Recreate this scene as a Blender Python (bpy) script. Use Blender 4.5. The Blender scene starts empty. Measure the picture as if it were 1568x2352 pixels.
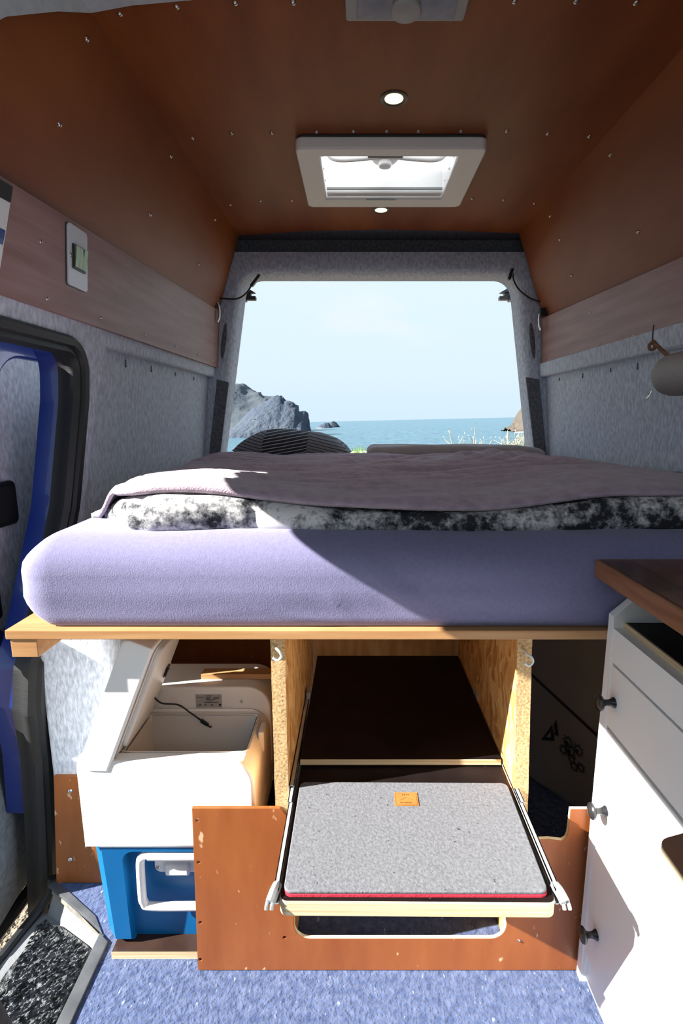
import bpy, bmesh, math, random
from mathutils import Vector, Matrix, noise
random.seed(7)
S = bpy.context.scene
C = S.collection
R = math.radians

# ------------------------------------------------------------------ camera
CAM_H = 1.11
cd = bpy.data.cameras.new('camera'); cam = bpy.data.objects.new('camera', cd); C.objects.link(cam)
cd.sensor_fit = 'VERTICAL'; cd.sensor_height = 36.0; cd.sensor_width = 24.0
cd.lens = 36.0 * 1200 / 2352
cd.shift_x = -36 / 2352
cd.clip_start = 0.02; cd.clip_end = 6000
cam.location = (0, 0, CAM_H)
cam.rotation_euler = (R(90 - 10.343), 0, 0)
S.camera = cam

# ------------------------------------------------------------------ sky, sun, exposure
SUN_DIR = Vector((1, .225, -.62))
w = bpy.data.worlds.new('sky'); S.world = w; w.use_nodes = True
nt = w.node_tree; nt.nodes.clear()
def wn(t, **k):
    n = nt.nodes.new(t)
    for a, b in k.items(): setattr(n, a, b)
    return n
tc = wn('ShaderNodeTexCoord'); sep = wn('ShaderNodeSeparateXYZ')
nt.links.new(tc.outputs['Generated'], sep.inputs[0])
rmp = wn('ShaderNodeValToRGB')
e = rmp.color_ramp.elements
e[0].position = 0.0; e[0].color = (.60, .76, .90, 1)
e[1].position = 1.0; e[1].color = (.40, .62, .92, 1)
m = e.new(.22); m.color = (.68, .82, .90, 1)
m = e.new(.08); m.color = (.66, .80, .90, 1)
nt.links.new(sep.outputs['Z'], rmp.inputs[0])
mp = wn('ShaderNodeMapping'); mp.inputs['Scale'].default_value = (1.0, 1.0, 2.6)
nt.links.new(tc.outputs['Generated'], mp.inputs[0])
cn = wn('ShaderNodeTexNoise'); cn.inputs['Scale'].default_value = 3.2; cn.inputs['Detail'].default_value = 7
nt.links.new(mp.outputs[0], cn.inputs['Vector'])
cr = wn('ShaderNodeMapRange'); cr.inputs[1].default_value = .56; cr.inputs[2].default_value = .80
cr.inputs[3].default_value = 0; cr.inputs[4].default_value = .6
nt.links.new(cn.outputs[0], cr.inputs[0])
mx = wn('ShaderNodeMixRGB'); mx.inputs[2].default_value = (.86, .87, .88, 1)
nt.links.new(cr.outputs[0], mx.inputs[0]); nt.links.new(rmp.outputs[0], mx.inputs[1])
bg = wn('ShaderNodeBackground'); bg.inputs['Strength'].default_value = 1.0
nt.links.new(mx.outputs[0], bg.inputs[0])
wo = wn('ShaderNodeOutputWorld'); nt.links.new(bg.outputs[0], wo.inputs[0])
sd = bpy.data.lights.new('sun', 'SUN'); sun = bpy.data.objects.new('sun', sd); C.objects.link(sun)
sd.energy = 18.5; sd.angle = R(.53); sd.color = (1, .965, .91)
sun.location = (-6, -1.2, 5); sun.rotation_euler = SUN_DIR.to_track_quat('-Z', 'Y').to_euler()
S.view_settings.view_transform = 'Standard'; S.view_settings.look = 'None'
S.view_settings.gamma = 1; S.view_settings.use_curve_mapping = False
S.view_settings.exposure = 0.2

# ------------------------------------------------------------------ materials
MATS = {}
def pm(name, col, rough=.6, metal=0, col2=None, nscale=8, ndetail=5, stretch=(1, 1, 1), lo=.35, hi=.65,
       bump=None, bstretch=None, spec=.5, sheen=0, coat=0, rnd=0, trans=0, speck=None, flip=None):
    """procedural principled material: two-colour noise, optional bump, optional speckles"""
    m = bpy.data.materials.new(name); m.use_nodes = True
    t = m.node_tree; b = t.nodes['Principled BSDF']; L = t.links.new
    b.inputs['Roughness'].default_value = rough; b.inputs['Metallic'].default_value = metal
    b.inputs['Specular IOR Level'].default_value = spec
    b.inputs['Sheen Weight'].default_value = sheen; b.inputs['Coat Weight'].default_value = coat
    b.inputs['Transmission Weight'].default_value = trans
    b.inputs['Base Color'].default_value = (*col, 1)
    co = t.nodes.new('ShaderNodeTexCoord')
    out = None
    if col2 is not None:
        mp = t.nodes.new('ShaderNodeMapping'); mp.inputs['Scale'].default_value = stretch
        L(co.outputs['Object'], mp.inputs[0])
        n = t.nodes.new('ShaderNodeTexNoise'); n.inputs['Scale'].default_value = nscale; n.inputs['Detail'].default_value = ndetail
        L(mp.outputs[0], n.inputs['Vector'])
        r = t.nodes.new('ShaderNodeValToRGB')
        r.color_ramp.elements[0].position = lo; r.color_ramp.elements[0].color = (*col, 1)
        r.color_ramp.elements[1].position = hi; r.color_ramp.elements[1].color = (*col2, 1)
        L(n.outputs[0], r.inputs[0]); out = r.outputs[0]
    if speck:
        sc, th, sc_col, sst = speck
        mp2 = t.nodes.new('ShaderNodeMapping'); mp2.inputs['Scale'].default_value = sst
        L(co.outputs['Object'], mp2.inputs[0])
        n2 = t.nodes.new('ShaderNodeTexNoise'); n2.inputs['Scale'].default_value = sc; n2.inputs['Detail'].default_value = 2
        L(mp2.outputs[0], n2.inputs['Vector'])
        mr = t.nodes.new('ShaderNodeMapRange'); mr.inputs[1].default_value = th; mr.inputs[2].default_value = th + .06
        L(n2.outputs[0], mr.inputs[0])
        mxx = t.nodes.new('ShaderNodeMixRGB'); mxx.inputs[2].default_value = (*sc_col, 1)
        L(mr.outputs[0], mxx.inputs[0])
        if out: L(out, mxx.inputs[1])
        else: mxx.inputs[1].default_value = (*col, 1)
        out = mxx.outputs[0]
    if rnd:
        oi = t.nodes.new('ShaderNodeObjectInfo'); mr = t.nodes.new('ShaderNodeMapRange')
        mr.inputs[3].default_value = 1 - rnd; mr.inputs[4].default_value = 1 + rnd
        L(oi.outputs['Random'], mr.inputs[0])
        hv = t.nodes.new('ShaderNodeHueSaturation'); L(mr.outputs[0], hv.inputs['Value'])
        if out: L(out, hv.inputs['Color'])
        else: hv.inputs['Color'].default_value = (*col, 1)
        out = hv.outputs[0]
    if out: L(out, b.inputs['Base Color'])
    if bump:
        sc, st, dist = bump
        mp3 = t.nodes.new('ShaderNodeMapping'); mp3.inputs['Scale'].default_value = bstretch or stretch
        L(co.outputs['Object'], mp3.inputs[0])
        n3 = t.nodes.new('ShaderNodeTexNoise'); n3.inputs['Scale'].default_value = sc; n3.inputs['Detail'].default_value = 3
        L(mp3.outputs[0], n3.inputs['Vector'])
        bp = t.nodes.new('ShaderNodeBump'); bp.inputs['Strength'].default_value = st; bp.inputs['Distance'].default_value = dist
        L(n3.outputs[0], bp.inputs['Height']); L(bp.outputs[0], b.inputs['Normal'])
    MATS[name] = m
    return m

felt = pm('felt', (0.3996, 0.4424, 0.516), .95, col2=(0.648, 0.7056, 0.804), nscale=110, ndetail=4, stretch=(1, 1, .45), lo=.34, hi=.68, bump=(170, .45, .004), sheen=.3, spec=.1)
felt_dark = pm('felt_dark', (0.1105, 0.1148, 0.1275), .95, col2=(0.187, 0.1955, 0.2167), nscale=90, bump=(150, .6, .005), spec=.1)  # felt darkened for the shade in recess, slots and grooves; also tucks
ply_dark = pm('stained_ceiling_ply', (0.1733, 0.0361, 0.0085), .45, col2=(0.2835, 0.0855, 0.0187), nscale=3.2, ndetail=7, stretch=(2.2, .5, 1), lo=.3, hi=.7, bump=(160, .12, .002), bstretch=(1, .3, 1), spec=.22)
ply_fascia = pm('stained_fascia_ply', (0.2565, 0.1275, 0.1054), .45, col2=(0.378, 0.225, 0.2006), nscale=26, ndetail=7, stretch=(1, .12, 1.5), lo=.3, hi=.72, bump=(120, .15, .002), bstretch=(1, .1, 2), spec=.35)
ply_orange = pm('stained_front_ply', (0.2448, 0.06624, 0.01496), .45, col2=(0.324, 0.1008, 0.02584), nscale=5, ndetail=8, stretch=(5, 1, 1), lo=.3, hi=.75, bump=(200, .1, .001), speck=(55, .70, (.62, .40, .24), (1, 1, .5)), spec=.4)
pine = pm('pine', (0.3995, 0.1913, 0.0748), .5, col2=(0.51, 0.2932, 0.1318), nscale=9, ndetail=6, stretch=(.45, 6, 9), lo=.3, hi=.7, bump=(90, .1, .001), spec=.35)
pine_ply = pm('pine_plywood', (.50, .25, .085), .6, col2=(.70, .44, .19), nscale=7, ndetail=5, stretch=(5, 1, .9), lo=.34, hi=.66, spec=.3)
ply_edge = pm('plywood_edge', (0.558, 0.396, 0.216), .65, col2=(0.72, 0.594, 0.396), nscale=11, ndetail=3, stretch=(.25, .25, 26), lo=.35, hi=.65, spec=.25)
film_black = pm('black_film_ply', (.0065, .004, .004), .5, col2=(.012, .0075, .007), nscale=14, speck=(70, .735, (.10, .08, .07), (1, 1, 1)), spec=.15)
film_brown = pm('brown_film_ply', (.030, .016, .012), .30, col2=(.05, .028, .02), nscale=12, spec=.4)
chip_edge = pm('chipboard_edge', (.40, .24, .10), .85, col2=(.66, .46, .24), nscale=220, ndetail=3, lo=.35, hi=.62, bump=(160, .35, .002), speck=(140, .69, (.10, .05, .02), (1, 1, 1)), spec=.2)
white_pl = pm('white_plastic', (.80, .80, .79), .35, spec=.4, bump=(240, .05, .001))
cream_pl = pm('liner_plastic', (.68, .66, .63), .35, spec=.4)
grey_pl = pm('grey_plastic', (.26, .275, .28), .4)
blue_pl = pm('blue_plastic', (0.0012, 0.119, 0.328), .38, spec=.45, bump=(420, .12, .0008))
white_lac = pm('white_lacquer', (0.856, 0.856, 0.8453), .38, spec=.4)
white_int = pm('cabinet_inside', (.62, .62, .58), .5)
knob_bk = pm('black_knob', (.016, .016, .017), .28, spec=.6)
steel = pm('galvanised_steel', (.42, .44, .45), .42, metal=.55, col2=(.62, .64, .65), nscale=40, stretch=(1, .2, 1))
chrome = pm('screw_steel', (.60, .58, .55), .25, metal=1)
rubber = pm('black_rubber', (.018, .019, .020), .5, bump=(90, .3, .002), bstretch=(.3, .3, 2), spec=.35)
black_pl = pm('black_plastic', (.012, .012, .014), .35)
paint = pm('blue_car_paint', (.006, .028, .22), .22, coat=.6, spec=.5)
paint_in = pm('blue_door_paint', (.006, .026, .20), .30, coat=.4)
carpet = pm('blue_carpet', (0.0396, 0.0612, 0.1368), .98, col2=(0.09, 0.1188, 0.216), nscale=60, ndetail=6, lo=.35, hi=.68, bump=(120, .8, .006), speck=(60, .665, (.22, .27, .40), (1.6, .7, 1)), spec=.08, sheen=.2)
sheet = pm('purple_jersey_sheet', (.180, .172, .295), .92, col2=(.202, .193, .325), nscale=140, ndetail=4, bump=(420, .35, .0015), spec=.12, sheen=.25)
fleece = pm('taupe_fleece', (0.3553, 0.2688, 0.329), .98, col2=(0.4495, 0.3552, 0.42), nscale=40, ndetail=5, bump=(300, .7, .003), spec=.05, sheen=.35)
pillow_g = pm('grey_cotton', (0.351, 0.3055, 0.299), .95, col2=(0.416, 0.364, 0.351), nscale=22, bump=(300, .3, .001), spec=.1, sheen=.2)
mat_felt = pm('grey_felt_mat', (0.12, 0.124, 0.136), .97, col2=(0.172, 0.176, 0.192), nscale=190, ndetail=5, lo=.34, hi=.66, bump=(260, .5, .002), speck=(150, .70, (.03, .03, .036), (1, 1, 1)), spec=.08)
mat_red = pm('red_felt', (.50, .035, .06), .95, bump=(200, .5, .002), spec=.1)
leather = pm('tan_leather', (.34, .13, .028), .55, col2=(.42, .17, .04), nscale=30, bump=(120, .2, .001))
leather_d = pm('stamped_leather', (.13, .045, .012), .6)
walnut = pm('walnut_staves', (.075, .030, .014), .28, col2=(.165, .072, .034), nscale=10, ndetail=7, stretch=(7, .8, 3), lo=.3, hi=.7, rnd=.28, spec=.5)
walnut_edge = pm('walnut_edge', (.20, .078, .030), .32, col2=(.32, .14, .062), nscale=10, ndetail=7, stretch=(2, .8, 8), lo=.3, hi=.7, spec=.5)
board_gl = pm('surfboard_gloss', (.24, .225, .215), .4, col2=(.28, .262, .25), nscale=5)
mark_bk = pm('black_print', (.012, .013, .018), .5)
roll_m = pm('grey_vinyl', (.30, .275, .262), .6, col2=(.34, .315, .30), nscale=200, bump=(260, .6, .003))
rope_m = pm('jute_rope', (.16, .085, .045), .95, col2=(.26, .15, .08), nscale=120, bump=(200, .8, .003))
headliner = pm('pale_headliner', (.42, .46, .48), .9, col2=(.48, .52, .54), nscale=60, spec=.1)
step_pl = pm('grey_step_plastic', (.20, .205, .215), .42, col2=(.27, .275, .285), nscale=10, bump=(180, .3, .002), spec=.5)
strip_pl = pm('dark_edge_strip', (.055, .060, .066), .5, col2=(.085, .09, .096), nscale=20, bump=(100, .2, .002))
dust_pl = pm('dusty_edge_strip', (.12, .12, .11), .7, col2=(.24, .22, .18), nscale=40)
mat_loop = pm('black_step_mat', (.030, .032, .034), .8, col2=(.13, .135, .14), nscale=95, ndetail=3, lo=.42, hi=.60, bump=(95, 1.0, .012), spec=.2)
gravel = pm('gravel_ground', (0.1312, 0.105, 0.0738), .95, col2=(0.2788, 0.2255, 0.164), nscale=24, ndetail=7, bump=(36, .9, .05), spec=.1)
sand = pm('shore_sand', (.30, .26, .20), .95, col2=(.38, .34, .27), nscale=1.2, spec=.1)
grass_m = pm('bright_grass', (.13, .26, .03), .8, col2=(.24, .38, .06), nscale=6, rnd=.2)
twig_m = pm('pale_twig', (.30, .26, .20), .9, col2=(.38, .34, .25), nscale=30)
leaf_m = pm('grey_green_leaf', (.26, .32, .17), .9, col2=(.36, .40, .25), nscale=12)
rock = pm('hazed_headland_rock', (0.0495, 0.06264, 0.0868), .95, col2=(0.066, 0.07772, 0.0961), nscale=.10, ndetail=9, stretch=(1, 1, .8), lo=.36, hi=.70, bump=(.35, .8, 2.0), spec=.05)  # sea haze put into the rock colour as a pale blue cast
rock_far = pm('hazed_hill_rock', (0.0756, 0.09, 0.1044), .95, col2=(0.0936, 0.1066, 0.1166), nscale=.05, ndetail=8, lo=.36, hi=.68, bump=(.12, .5, 3.0), spec=.03)  # paler still, distance haze put into the hill colour
rock_warm = pm('pale_cliff_rock', (0.0975, 0.07875, 0.06375), .95, col2=(0.075, 0.0675, 0.06), nscale=.3, ndetail=7, spec=.05)
seat_m = pm('dark_seat_fabric', (.016, .017, .022), .9, col2=(.03, .032, .04), nscale=60, bump=(200, .4, .002))
pocket_m = pm('grey_door_pocket', (.15, .165, .18), .85, col2=(.22, .235, .25), nscale=70, bump=(150, .5, .003), spec=.15)
plate_w = pm('white_switch_plate', (.66, .68, .72), .25)
rocker_m = pm('olive_switch_rocker', (.20, .22, .13), .22, metal=.6)
steel_plate = pm('lamp_grey_plastic', (.30, .30, .29), .4)
lens_b = pm('blue_grey_lens', (.10, .12, .20), .15, col2=(.16, .18, .27), nscale=30, spec=.6)
foam_m = pm('white_sea_foam', (.80, .82, .82), .8)
stk_m = pm('silver_sticker', (.40, .385, .37), .45, col2=(.32, .31, .30), nscale=60)
paint_w = pm('white_hook', (.74, .74, .72), .3)
cloth_w = pm('dark_hardware', (.02, .021, .023), .45)

def osb():
    m = bpy.data.materials.new('osb_board'); m.use_nodes = True
    t = m.node_tree; b = t.nodes['Principled BSDF']; L = t.links.new
    co = t.nodes.new('ShaderNodeTexCoord')
    nz = t.nodes.new('ShaderNodeTexNoise'); nz.inputs['Scale'].default_value = 9; nz.inputs['Detail'].default_value = 3
    L(co.outputs['Object'], nz.inputs['Vector'])
    mx = t.nodes.new('ShaderNodeMixRGB'); mx.blend_type = 'ADD'; mx.inputs[0].default_value = .12
    L(co.outputs['Object'], mx.inputs[1]); L(nz.outputs['Color'], mx.inputs[2])
    mp = t.nodes.new('ShaderNodeMapping'); mp.inputs['Scale'].default_value = (30, 75, 26); L(mx.outputs[0], mp.inputs[0])
    v = t.nodes.new('ShaderNodeTexVoronoi'); v.inputs['Scale'].default_value = 1.0; L(mp.outputs[0], v.inputs['Vector'])
    r = t.nodes.new('ShaderNodeValToRGB')
    el = r.color_ramp.elements; el[0].color = (.46, .19, .045, 1); el[1].color = (.86, .52, .20, 1)
    k = el.new(.35); k.color = (.70, .33, .09, 1)
    sp = t.nodes.new('ShaderNodeSeparateColor'); L(v.outputs['Color'], sp.inputs[0]); L(sp.outputs[0], r.inputs[0])
    L(r.outputs[0], b.inputs['Base Color']); b.inputs['Roughness'].default_value = .6
    bp = t.nodes.new('ShaderNodeBump'); bp.inputs['Strength'].default_value = .25; bp.inputs['Distance'].default_value = .003
    L(v.outputs['Distance'], bp.inputs['Height']); L(bp.outputs[0], b.inputs['Normal'])
    return m
osb_m = osb()

def duvet_mat():
    m = bpy.data.materials.new('tie_dye_duvet_print'); m.use_nodes = True
    t = m.node_tree; b = t.nodes['Principled BSDF']; L = t.links.new
    co = t.nodes.new('ShaderNodeTexCoord')
    big = t.nodes.new('ShaderNodeTexNoise'); big.inputs['Scale'].default_value = 9; big.inputs['Detail'].default_value = 1
    fine = t.nodes.new('ShaderNodeTexNoise'); fine.inputs['Scale'].default_value = 46; fine.inputs['Detail'].default_value = 9; fine.inputs['Roughness'].default_value = .72
    L(co.outputs['Object'], big.inputs['Vector']); L(co.outputs['Object'], fine.inputs['Vector'])
    a = t.nodes.new('ShaderNodeMath'); a.operation = 'MULTIPLY_ADD'; a.inputs[1].default_value = .62
    L(big.outputs[0], a.inputs[0]); L(fine.outputs[0], a.inputs[2])
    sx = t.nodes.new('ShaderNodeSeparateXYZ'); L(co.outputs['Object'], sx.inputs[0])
    mr = t.nodes.new('ShaderNodeMapRange'); mr.inputs[1].default_value = .15; mr.inputs[2].default_value = -.45  # sunlit left side painted paler within the print
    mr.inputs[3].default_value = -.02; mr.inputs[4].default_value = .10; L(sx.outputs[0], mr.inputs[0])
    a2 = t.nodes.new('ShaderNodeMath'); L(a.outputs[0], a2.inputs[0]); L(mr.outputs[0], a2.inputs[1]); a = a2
    r = t.nodes.new('ShaderNodeValToRGB'); el = r.color_ramp.elements
    el[0].position = .70; el[0].color = (.028, .029, .034, 1)
    el[1].position = .92; el[1].color = (.66, .64, .63, 1)
    k = el.new(.79); k.color = (.22, .22, .23, 1)
    L(a.outputs[0], r.inputs[0]); L(r.outputs[0], b.inputs['Base Color'])
    b.inputs['Roughness'].default_value = .85; b.inputs['Specular IOR Level'].default_value = .15
    return m
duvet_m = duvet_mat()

def stripe_mat(name, base, line, scale, rot):
    m = bpy.data.materials.new(name); m.use_nodes = True
    t = m.node_tree; b = t.nodes['Principled BSDF']; L = t.links.new
    co = t.nodes.new('ShaderNodeTexCoord'); mp = t.nodes.new('ShaderNodeMapping'); mp.inputs['Rotation'].default_value = rot
    L(co.outputs['Object'], mp.inputs[0])
    wv = t.nodes.new('ShaderNodeTexWave'); wv.bands_direction = 'Z'; wv.inputs['Scale'].default_value = scale
    wv.inputs['Distortion'].default_value = 1.2; wv.inputs['Detail'].default_value = 1; wv.inputs['Detail Scale'].default_value = .6
    L(mp.outputs[0], wv.inputs['Vector'])
    r = t.nodes.new('ShaderNodeValToRGB'); el = r.color_ramp.elements
    el[0].position = .80; el[0].color = (*base, 1); el[1].position = .93; el[1].color = (*line, 1)
    L(wv.outputs[0], r.inputs[0]); L(r.outputs[0], b.inputs['Base Color']); b.inputs['Roughness'].default_value = .9
    return m
stripe_d = stripe_mat('dark_striped_cotton', (.022, .023, .032), (.42, .42, .44), 24, (0, R(10), 0))
stripe_g = stripe_mat('grey_striped_cotton', (.20, .205, .225), (.02, .02, .026), 26, (0, R(-14), 0))

def sea_mat():
    m = bpy.data.materials.new('sea_water'); m.use_nodes = True
    t = m.node_tree; b = t.nodes['Principled BSDF']; L = t.links.new
    co = t.nodes.new('ShaderNodeTexCoord')
    mp = t.nodes.new('ShaderNodeMapping'); mp.inputs['Scale'].default_value = (.05, .02, 1); L(co.outputs['Object'], mp.inputs[0])
    n = t.nodes.new('ShaderNodeTexNoise'); n.inputs['Scale'].default_value = 6; n.inputs['Detail'].default_value = 9; n.inputs['Roughness'].default_value = .7
    L(mp.outputs[0], n.inputs['Vector'])
    r = t.nodes.new('ShaderNodeValToRGB'); el = r.color_ramp.elements
    el[0].position = .38; el[0].color = (.034, .092, .130, 1); el[1].position = .66; el[1].color = (.085, .170, .215, 1)
    L(n.outputs[0], r.inputs[0]); L(r.outputs[0], b.inputs['Base Color'])
    b.inputs['Roughness'].default_value = .35; b.inputs['Specular IOR Level'].default_value = .35
    bp = t.nodes.new('ShaderNodeBump'); bp.inputs['Strength'].default_value = .7; bp.inputs['Distance'].default_value = 1.2
    L(n.outputs[0], bp.inputs['Height']); L(bp.outputs[0], b.inputs['Normal'])
    return m
sea_m = sea_mat()

def translucent_mat():
    m = bpy.data.materials.new('opal_acrylic'); m.use_nodes = True
    t = m.node_tree; t.nodes.clear(); L = t.links.new
    tr = t.nodes.new('ShaderNodeBsdfTranslucent'); tr.inputs[0].default_value = (.82, .82, .83, 1)
    df = t.nodes.new('ShaderNodeBsdfDiffuse'); df.inputs[0].default_value = (.8, .8, .8, 1)
    mx = t.nodes.new('ShaderNodeMixShader'); mx.inputs[0].default_value = .3
    L(tr.outputs[0], mx.inputs[1]); L(df.outputs[0], mx.inputs[2])
    o = t.nodes.new('ShaderNodeOutputMaterial'); L(mx.outputs[0], o.inputs[0])
    return m
opal = translucent_mat()
def emit_mat(name, col, s):
    m = bpy.data.materials.new(name); m.use_nodes = True
    b = m.node_tree.nodes['Principled BSDF']; b.inputs['Base Color'].default_value = (*col, 1)
    b.inputs['Emission Color'].default_value = (*col, 1); b.inputs['Emission Strength'].default_value = s
    return m
led = emit_mat('warm_led_disc', (1.0, .88, .50), 1.6)

# ------------------------------------------------------------------ mesh helpers
class G:
    """collects shapes into one bmesh"""
    def __init__(s): s.bm = bmesh.new()
    def add(s, b):
        me = bpy.data.meshes.new('t'); b.to_mesh(me); b.free(); s.bm.from_mesh(me); bpy.data.meshes.remove(me); return s
    def box(s, x0, x1, y0, y1, z0, z1, bev=0, seg=2, M=None):
        b = bmesh.new(); bmesh.ops.create_cube(b, size=1)
        for v in b.verts:
            v.co = Vector(((x0 + x1) / 2 + v.co.x * (x1 - x0), (y0 + y1) / 2 + v.co.y * (y1 - y0), (z0 + z1) / 2 + v.co.z * (z1 - z0)))
        if bev: bmesh.ops.bevel(b, geom=list(b.edges), offset=bev, segments=seg, affect='EDGES', profile=.5)
        if M: bmesh.ops.transform(b, matrix=M, verts=b.verts)
        return s.add(b)
    def cyl(s, p, q, r, r2=None, n=16, cap=True):
        p, q = Vector(p), Vector(q); b = bmesh.new()
        bmesh.ops.create_cone(b, cap_ends=cap, segments=n, radius1=r, radius2=r if r2 is None else r2, depth=(q - p).length)
        M = Matrix.Translation((p + q) / 2) @ (q - p).to_track_quat('Z', 'Y').to_matrix().to_4x4()
        bmesh.ops.transform(b, matrix=M, verts=b.verts); return s.add(b)
    def tube(s, pts, r, n=8, smooth=True, rr=None):
        pts = [Vector(p) for p in pts]
        if smooth: pts = catmull(pts, 6)
        b = bmesh.new(); rings = []; prev = None
        for i, p in enumerate(pts):
            d = (pts[min(i + 1, len(pts) - 1)] - pts[max(i - 1, 0)]).normalized()
            if prev is None:
                a = d.orthogonal().normalized()
            else:
                a = (prev - d * prev.dot(d)).normalized()
            prev = a; c = d.cross(a)
            rad = r if rr is None else rr[0] + (rr[1] - rr[0]) * i / (len(pts) - 1)
            rings.append([b.verts.new(p + (a * math.cos(2 * math.pi * k / n) + c * math.sin(2 * math.pi * k / n)) * rad) for k in range(n)])
        for i in range(len(rings) - 1):
            for k in range(n): b.faces.new((rings[i][k], rings[i][(k + 1) % n], rings[i + 1][(k + 1) % n], rings[i + 1][k]))
        b.faces.new(rings[0][::-1]); b.faces.new(rings[-1]); return s.add(b)
    def lathe(s, prof, M, n=20):
        b = bmesh.new(); rings = []
        for (r, z) in prof:
            rings.append([b.verts.new(M @ Vector((r * math.cos(2 * math.pi * k / n), r * math.sin(2 * math.pi * k / n), z))) for k in range(n)])
        for i in range(len(rings) - 1):
            for k in range(n): b.faces.new((rings[i][k], rings[i][(k + 1) % n], rings[i + 1][(k + 1) % n], rings[i + 1][k]))
        b.faces.new(rings[0][::-1]); b.faces.new(rings[-1]); return s.add(b)
    def loft(s, loops, cap=True, closed=True):
        b = bmesh.new(); rs = [[b.verts.new(p) for p in l] for l in loops]; n = len(rs[0])
        for i in range(len(rs) - 1):
            for k in range(n if closed else n - 1):
                b.faces.new((rs[i][k], rs[i][(k + 1) % n], rs[i + 1][(k + 1) % n], rs[i + 1][k]))
        if cap: b.faces.new(rs[0][::-1]); b.faces.new(rs[-1])
        bmesh.ops.recalc_face_normals(b, faces=b.faces); return s.add(b)
    def mesh(s, verts, faces):
        b = bmesh.new(); vs = [b.verts.new(v) for v in verts]
        for f in faces: b.faces.new([vs[i] for i in f])
        bmesh.ops.recalc_face_normals(b, faces=b.faces); return s.add(b)

def catmull(p, k):
    out = []
    for i in range(len(p) - 1):
        a, b, c, d = p[max(i - 1, 0)], p[i], p[i + 1], p[min(i + 2, len(p) - 1)]
        for j in range(k):
            t = j / k
            out.append(.5 * ((2 * b) + (c - a) * t + (2 * a - 5 * b + 4 * c - d) * t * t + (3 * b - a - 3 * c + d) * t ** 3))
    out.append(p[-1]); return out

def mk(name, g, mat, parent=None, sharp=35, tag_=None):
    me = bpy.data.meshes.new(name)
    if isinstance(g, G):
        bmesh.ops.recalc_face_normals(g.bm, faces=g.bm.faces); g.bm.to_mesh(me); g.bm.free()
    else: me = g; me.name = name
    me.materials.clear(); me.materials.append(mat)
    me.shade_smooth(); me.set_sharp_from_angle(angle=R(sharp))
    o = link(name, me, parent)
    if sharp < 50:
        wn_ = o.modifiers.new('normals', 'WEIGHTED_NORMAL'); wn_.keep_sharp = True; wn_.weight = 80
    return o
def link(name, me, parent=None):
    o = bpy.data.objects.new(name, me); C.objects.link(o)
    if parent:
        o.parent = parent; o.matrix_parent_inverse = Matrix.Translation(-Vector(pos(parent)))
    return o
def pos(o):
    v = Vector(o.location)
    return v
def tag(o, label, cat=None, group=None, kind=None):
    o['label'] = label
    if cat: o['category'] = cat
    if group: o['group'] = group
    if kind: o['kind'] = kind
    return o
def struct(o, label=None):
    o['kind'] = 'structure'
    if label: o['label'] = label
    return o
def thing(name, label, cat, loc=(0, 0, 0), group=None):
    o = bpy.data.objects.new(name, None); C.objects.link(o); o.location = loc
    o.empty_display_size = .05
    return tag(o, label, cat, group)

def rrect(x0, y0, x1, y1, r, n=6):
    return fillet([(x0, y0), (x1, y0), (x1, y1), (x0, y1)], [r] * 4, n)
def fillet(pts, rad, n=6):
    out = []; N = len(pts)
    for i, p in enumerate(pts):
        r = rad[i]; p = Vector(p)
        if r <= 0: out.append(p); continue
        a = (Vector(pts[i - 1]) - p); b = (Vector(pts[(i + 1) % N]) - p)
        ang = a.angle(b); d = min(r / math.tan(ang / 2), a.length * .49, b.length * .49)
        a.normalize(); b.normalize(); rr = d * math.tan(ang / 2)
        c = p + (a + b).normalized() * (rr / math.sin(ang / 2))
        s, e = p + a * d - c, p + b * d - c
        a0 = math.atan2(s.y, s.x); da = math.atan2(e.y, e.x) - a0
        while da > math.pi: da -= 2 * math.pi
        while da < -math.pi: da += 2 * math.pi
        for k in range(n + 1): out.append(c + Vector((math.cos(a0 + da * k / n), math.sin(a0 + da * k / n))) * rr)
    return out
def circle(x, y, r, n=14): return [Vector((x + r * math.cos(2 * math.pi * k / n), y + r * math.sin(2 * math.pi * k / n))) for k in range(n)]

def plate(outline, holes=(), d=.01, fn=None, bev=0, res=1):
    """flat plate with holes; local u,v outline, thickness d (w from 0 to d), mapped by fn(u,v,w)"""
    cu = bpy.data.curves.new('t', 'CURVE'); cu.dimensions = '2D'; cu.fill_mode = 'BOTH'
    for loop in [outline] + list(holes):
        sp = cu.splines.new('POLY'); sp.points.add(len(loop) - 1); sp.use_cyclic_u = True
        for i, p in enumerate(loop): sp.points[i].co = (p[0], p[1], 0, 1)
    if bev: cu.bevel_depth = bev; cu.bevel_resolution = res; cu.offset = -bev
    cu.extrude = d / 2 - bev
    o = bpy.data.objects.new('t', cu); C.objects.link(o)
    dg = bpy.context.evaluated_depsgraph_get()
    me = bpy.data.meshes.new_from_object(o.evaluated_get(dg))
    bpy.data.objects.remove(o); bpy.data.curves.remove(cu)
    b = bmesh.new(); b.from_mesh(me); bpy.data.meshes.remove(me)
    bmesh.ops.remove_doubles(b, verts=b.verts, dist=1e-6)
    for v in b.verts:
        u, vv, ww = v.co.x, v.co.y, v.co.z + d / 2
        v.co = fn(u, vv, ww) if fn else (u, vv, ww)
    bmesh.ops.recalc_face_normals(b, faces=b.faces)
    g = G(); g.add(b); return g
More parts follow.
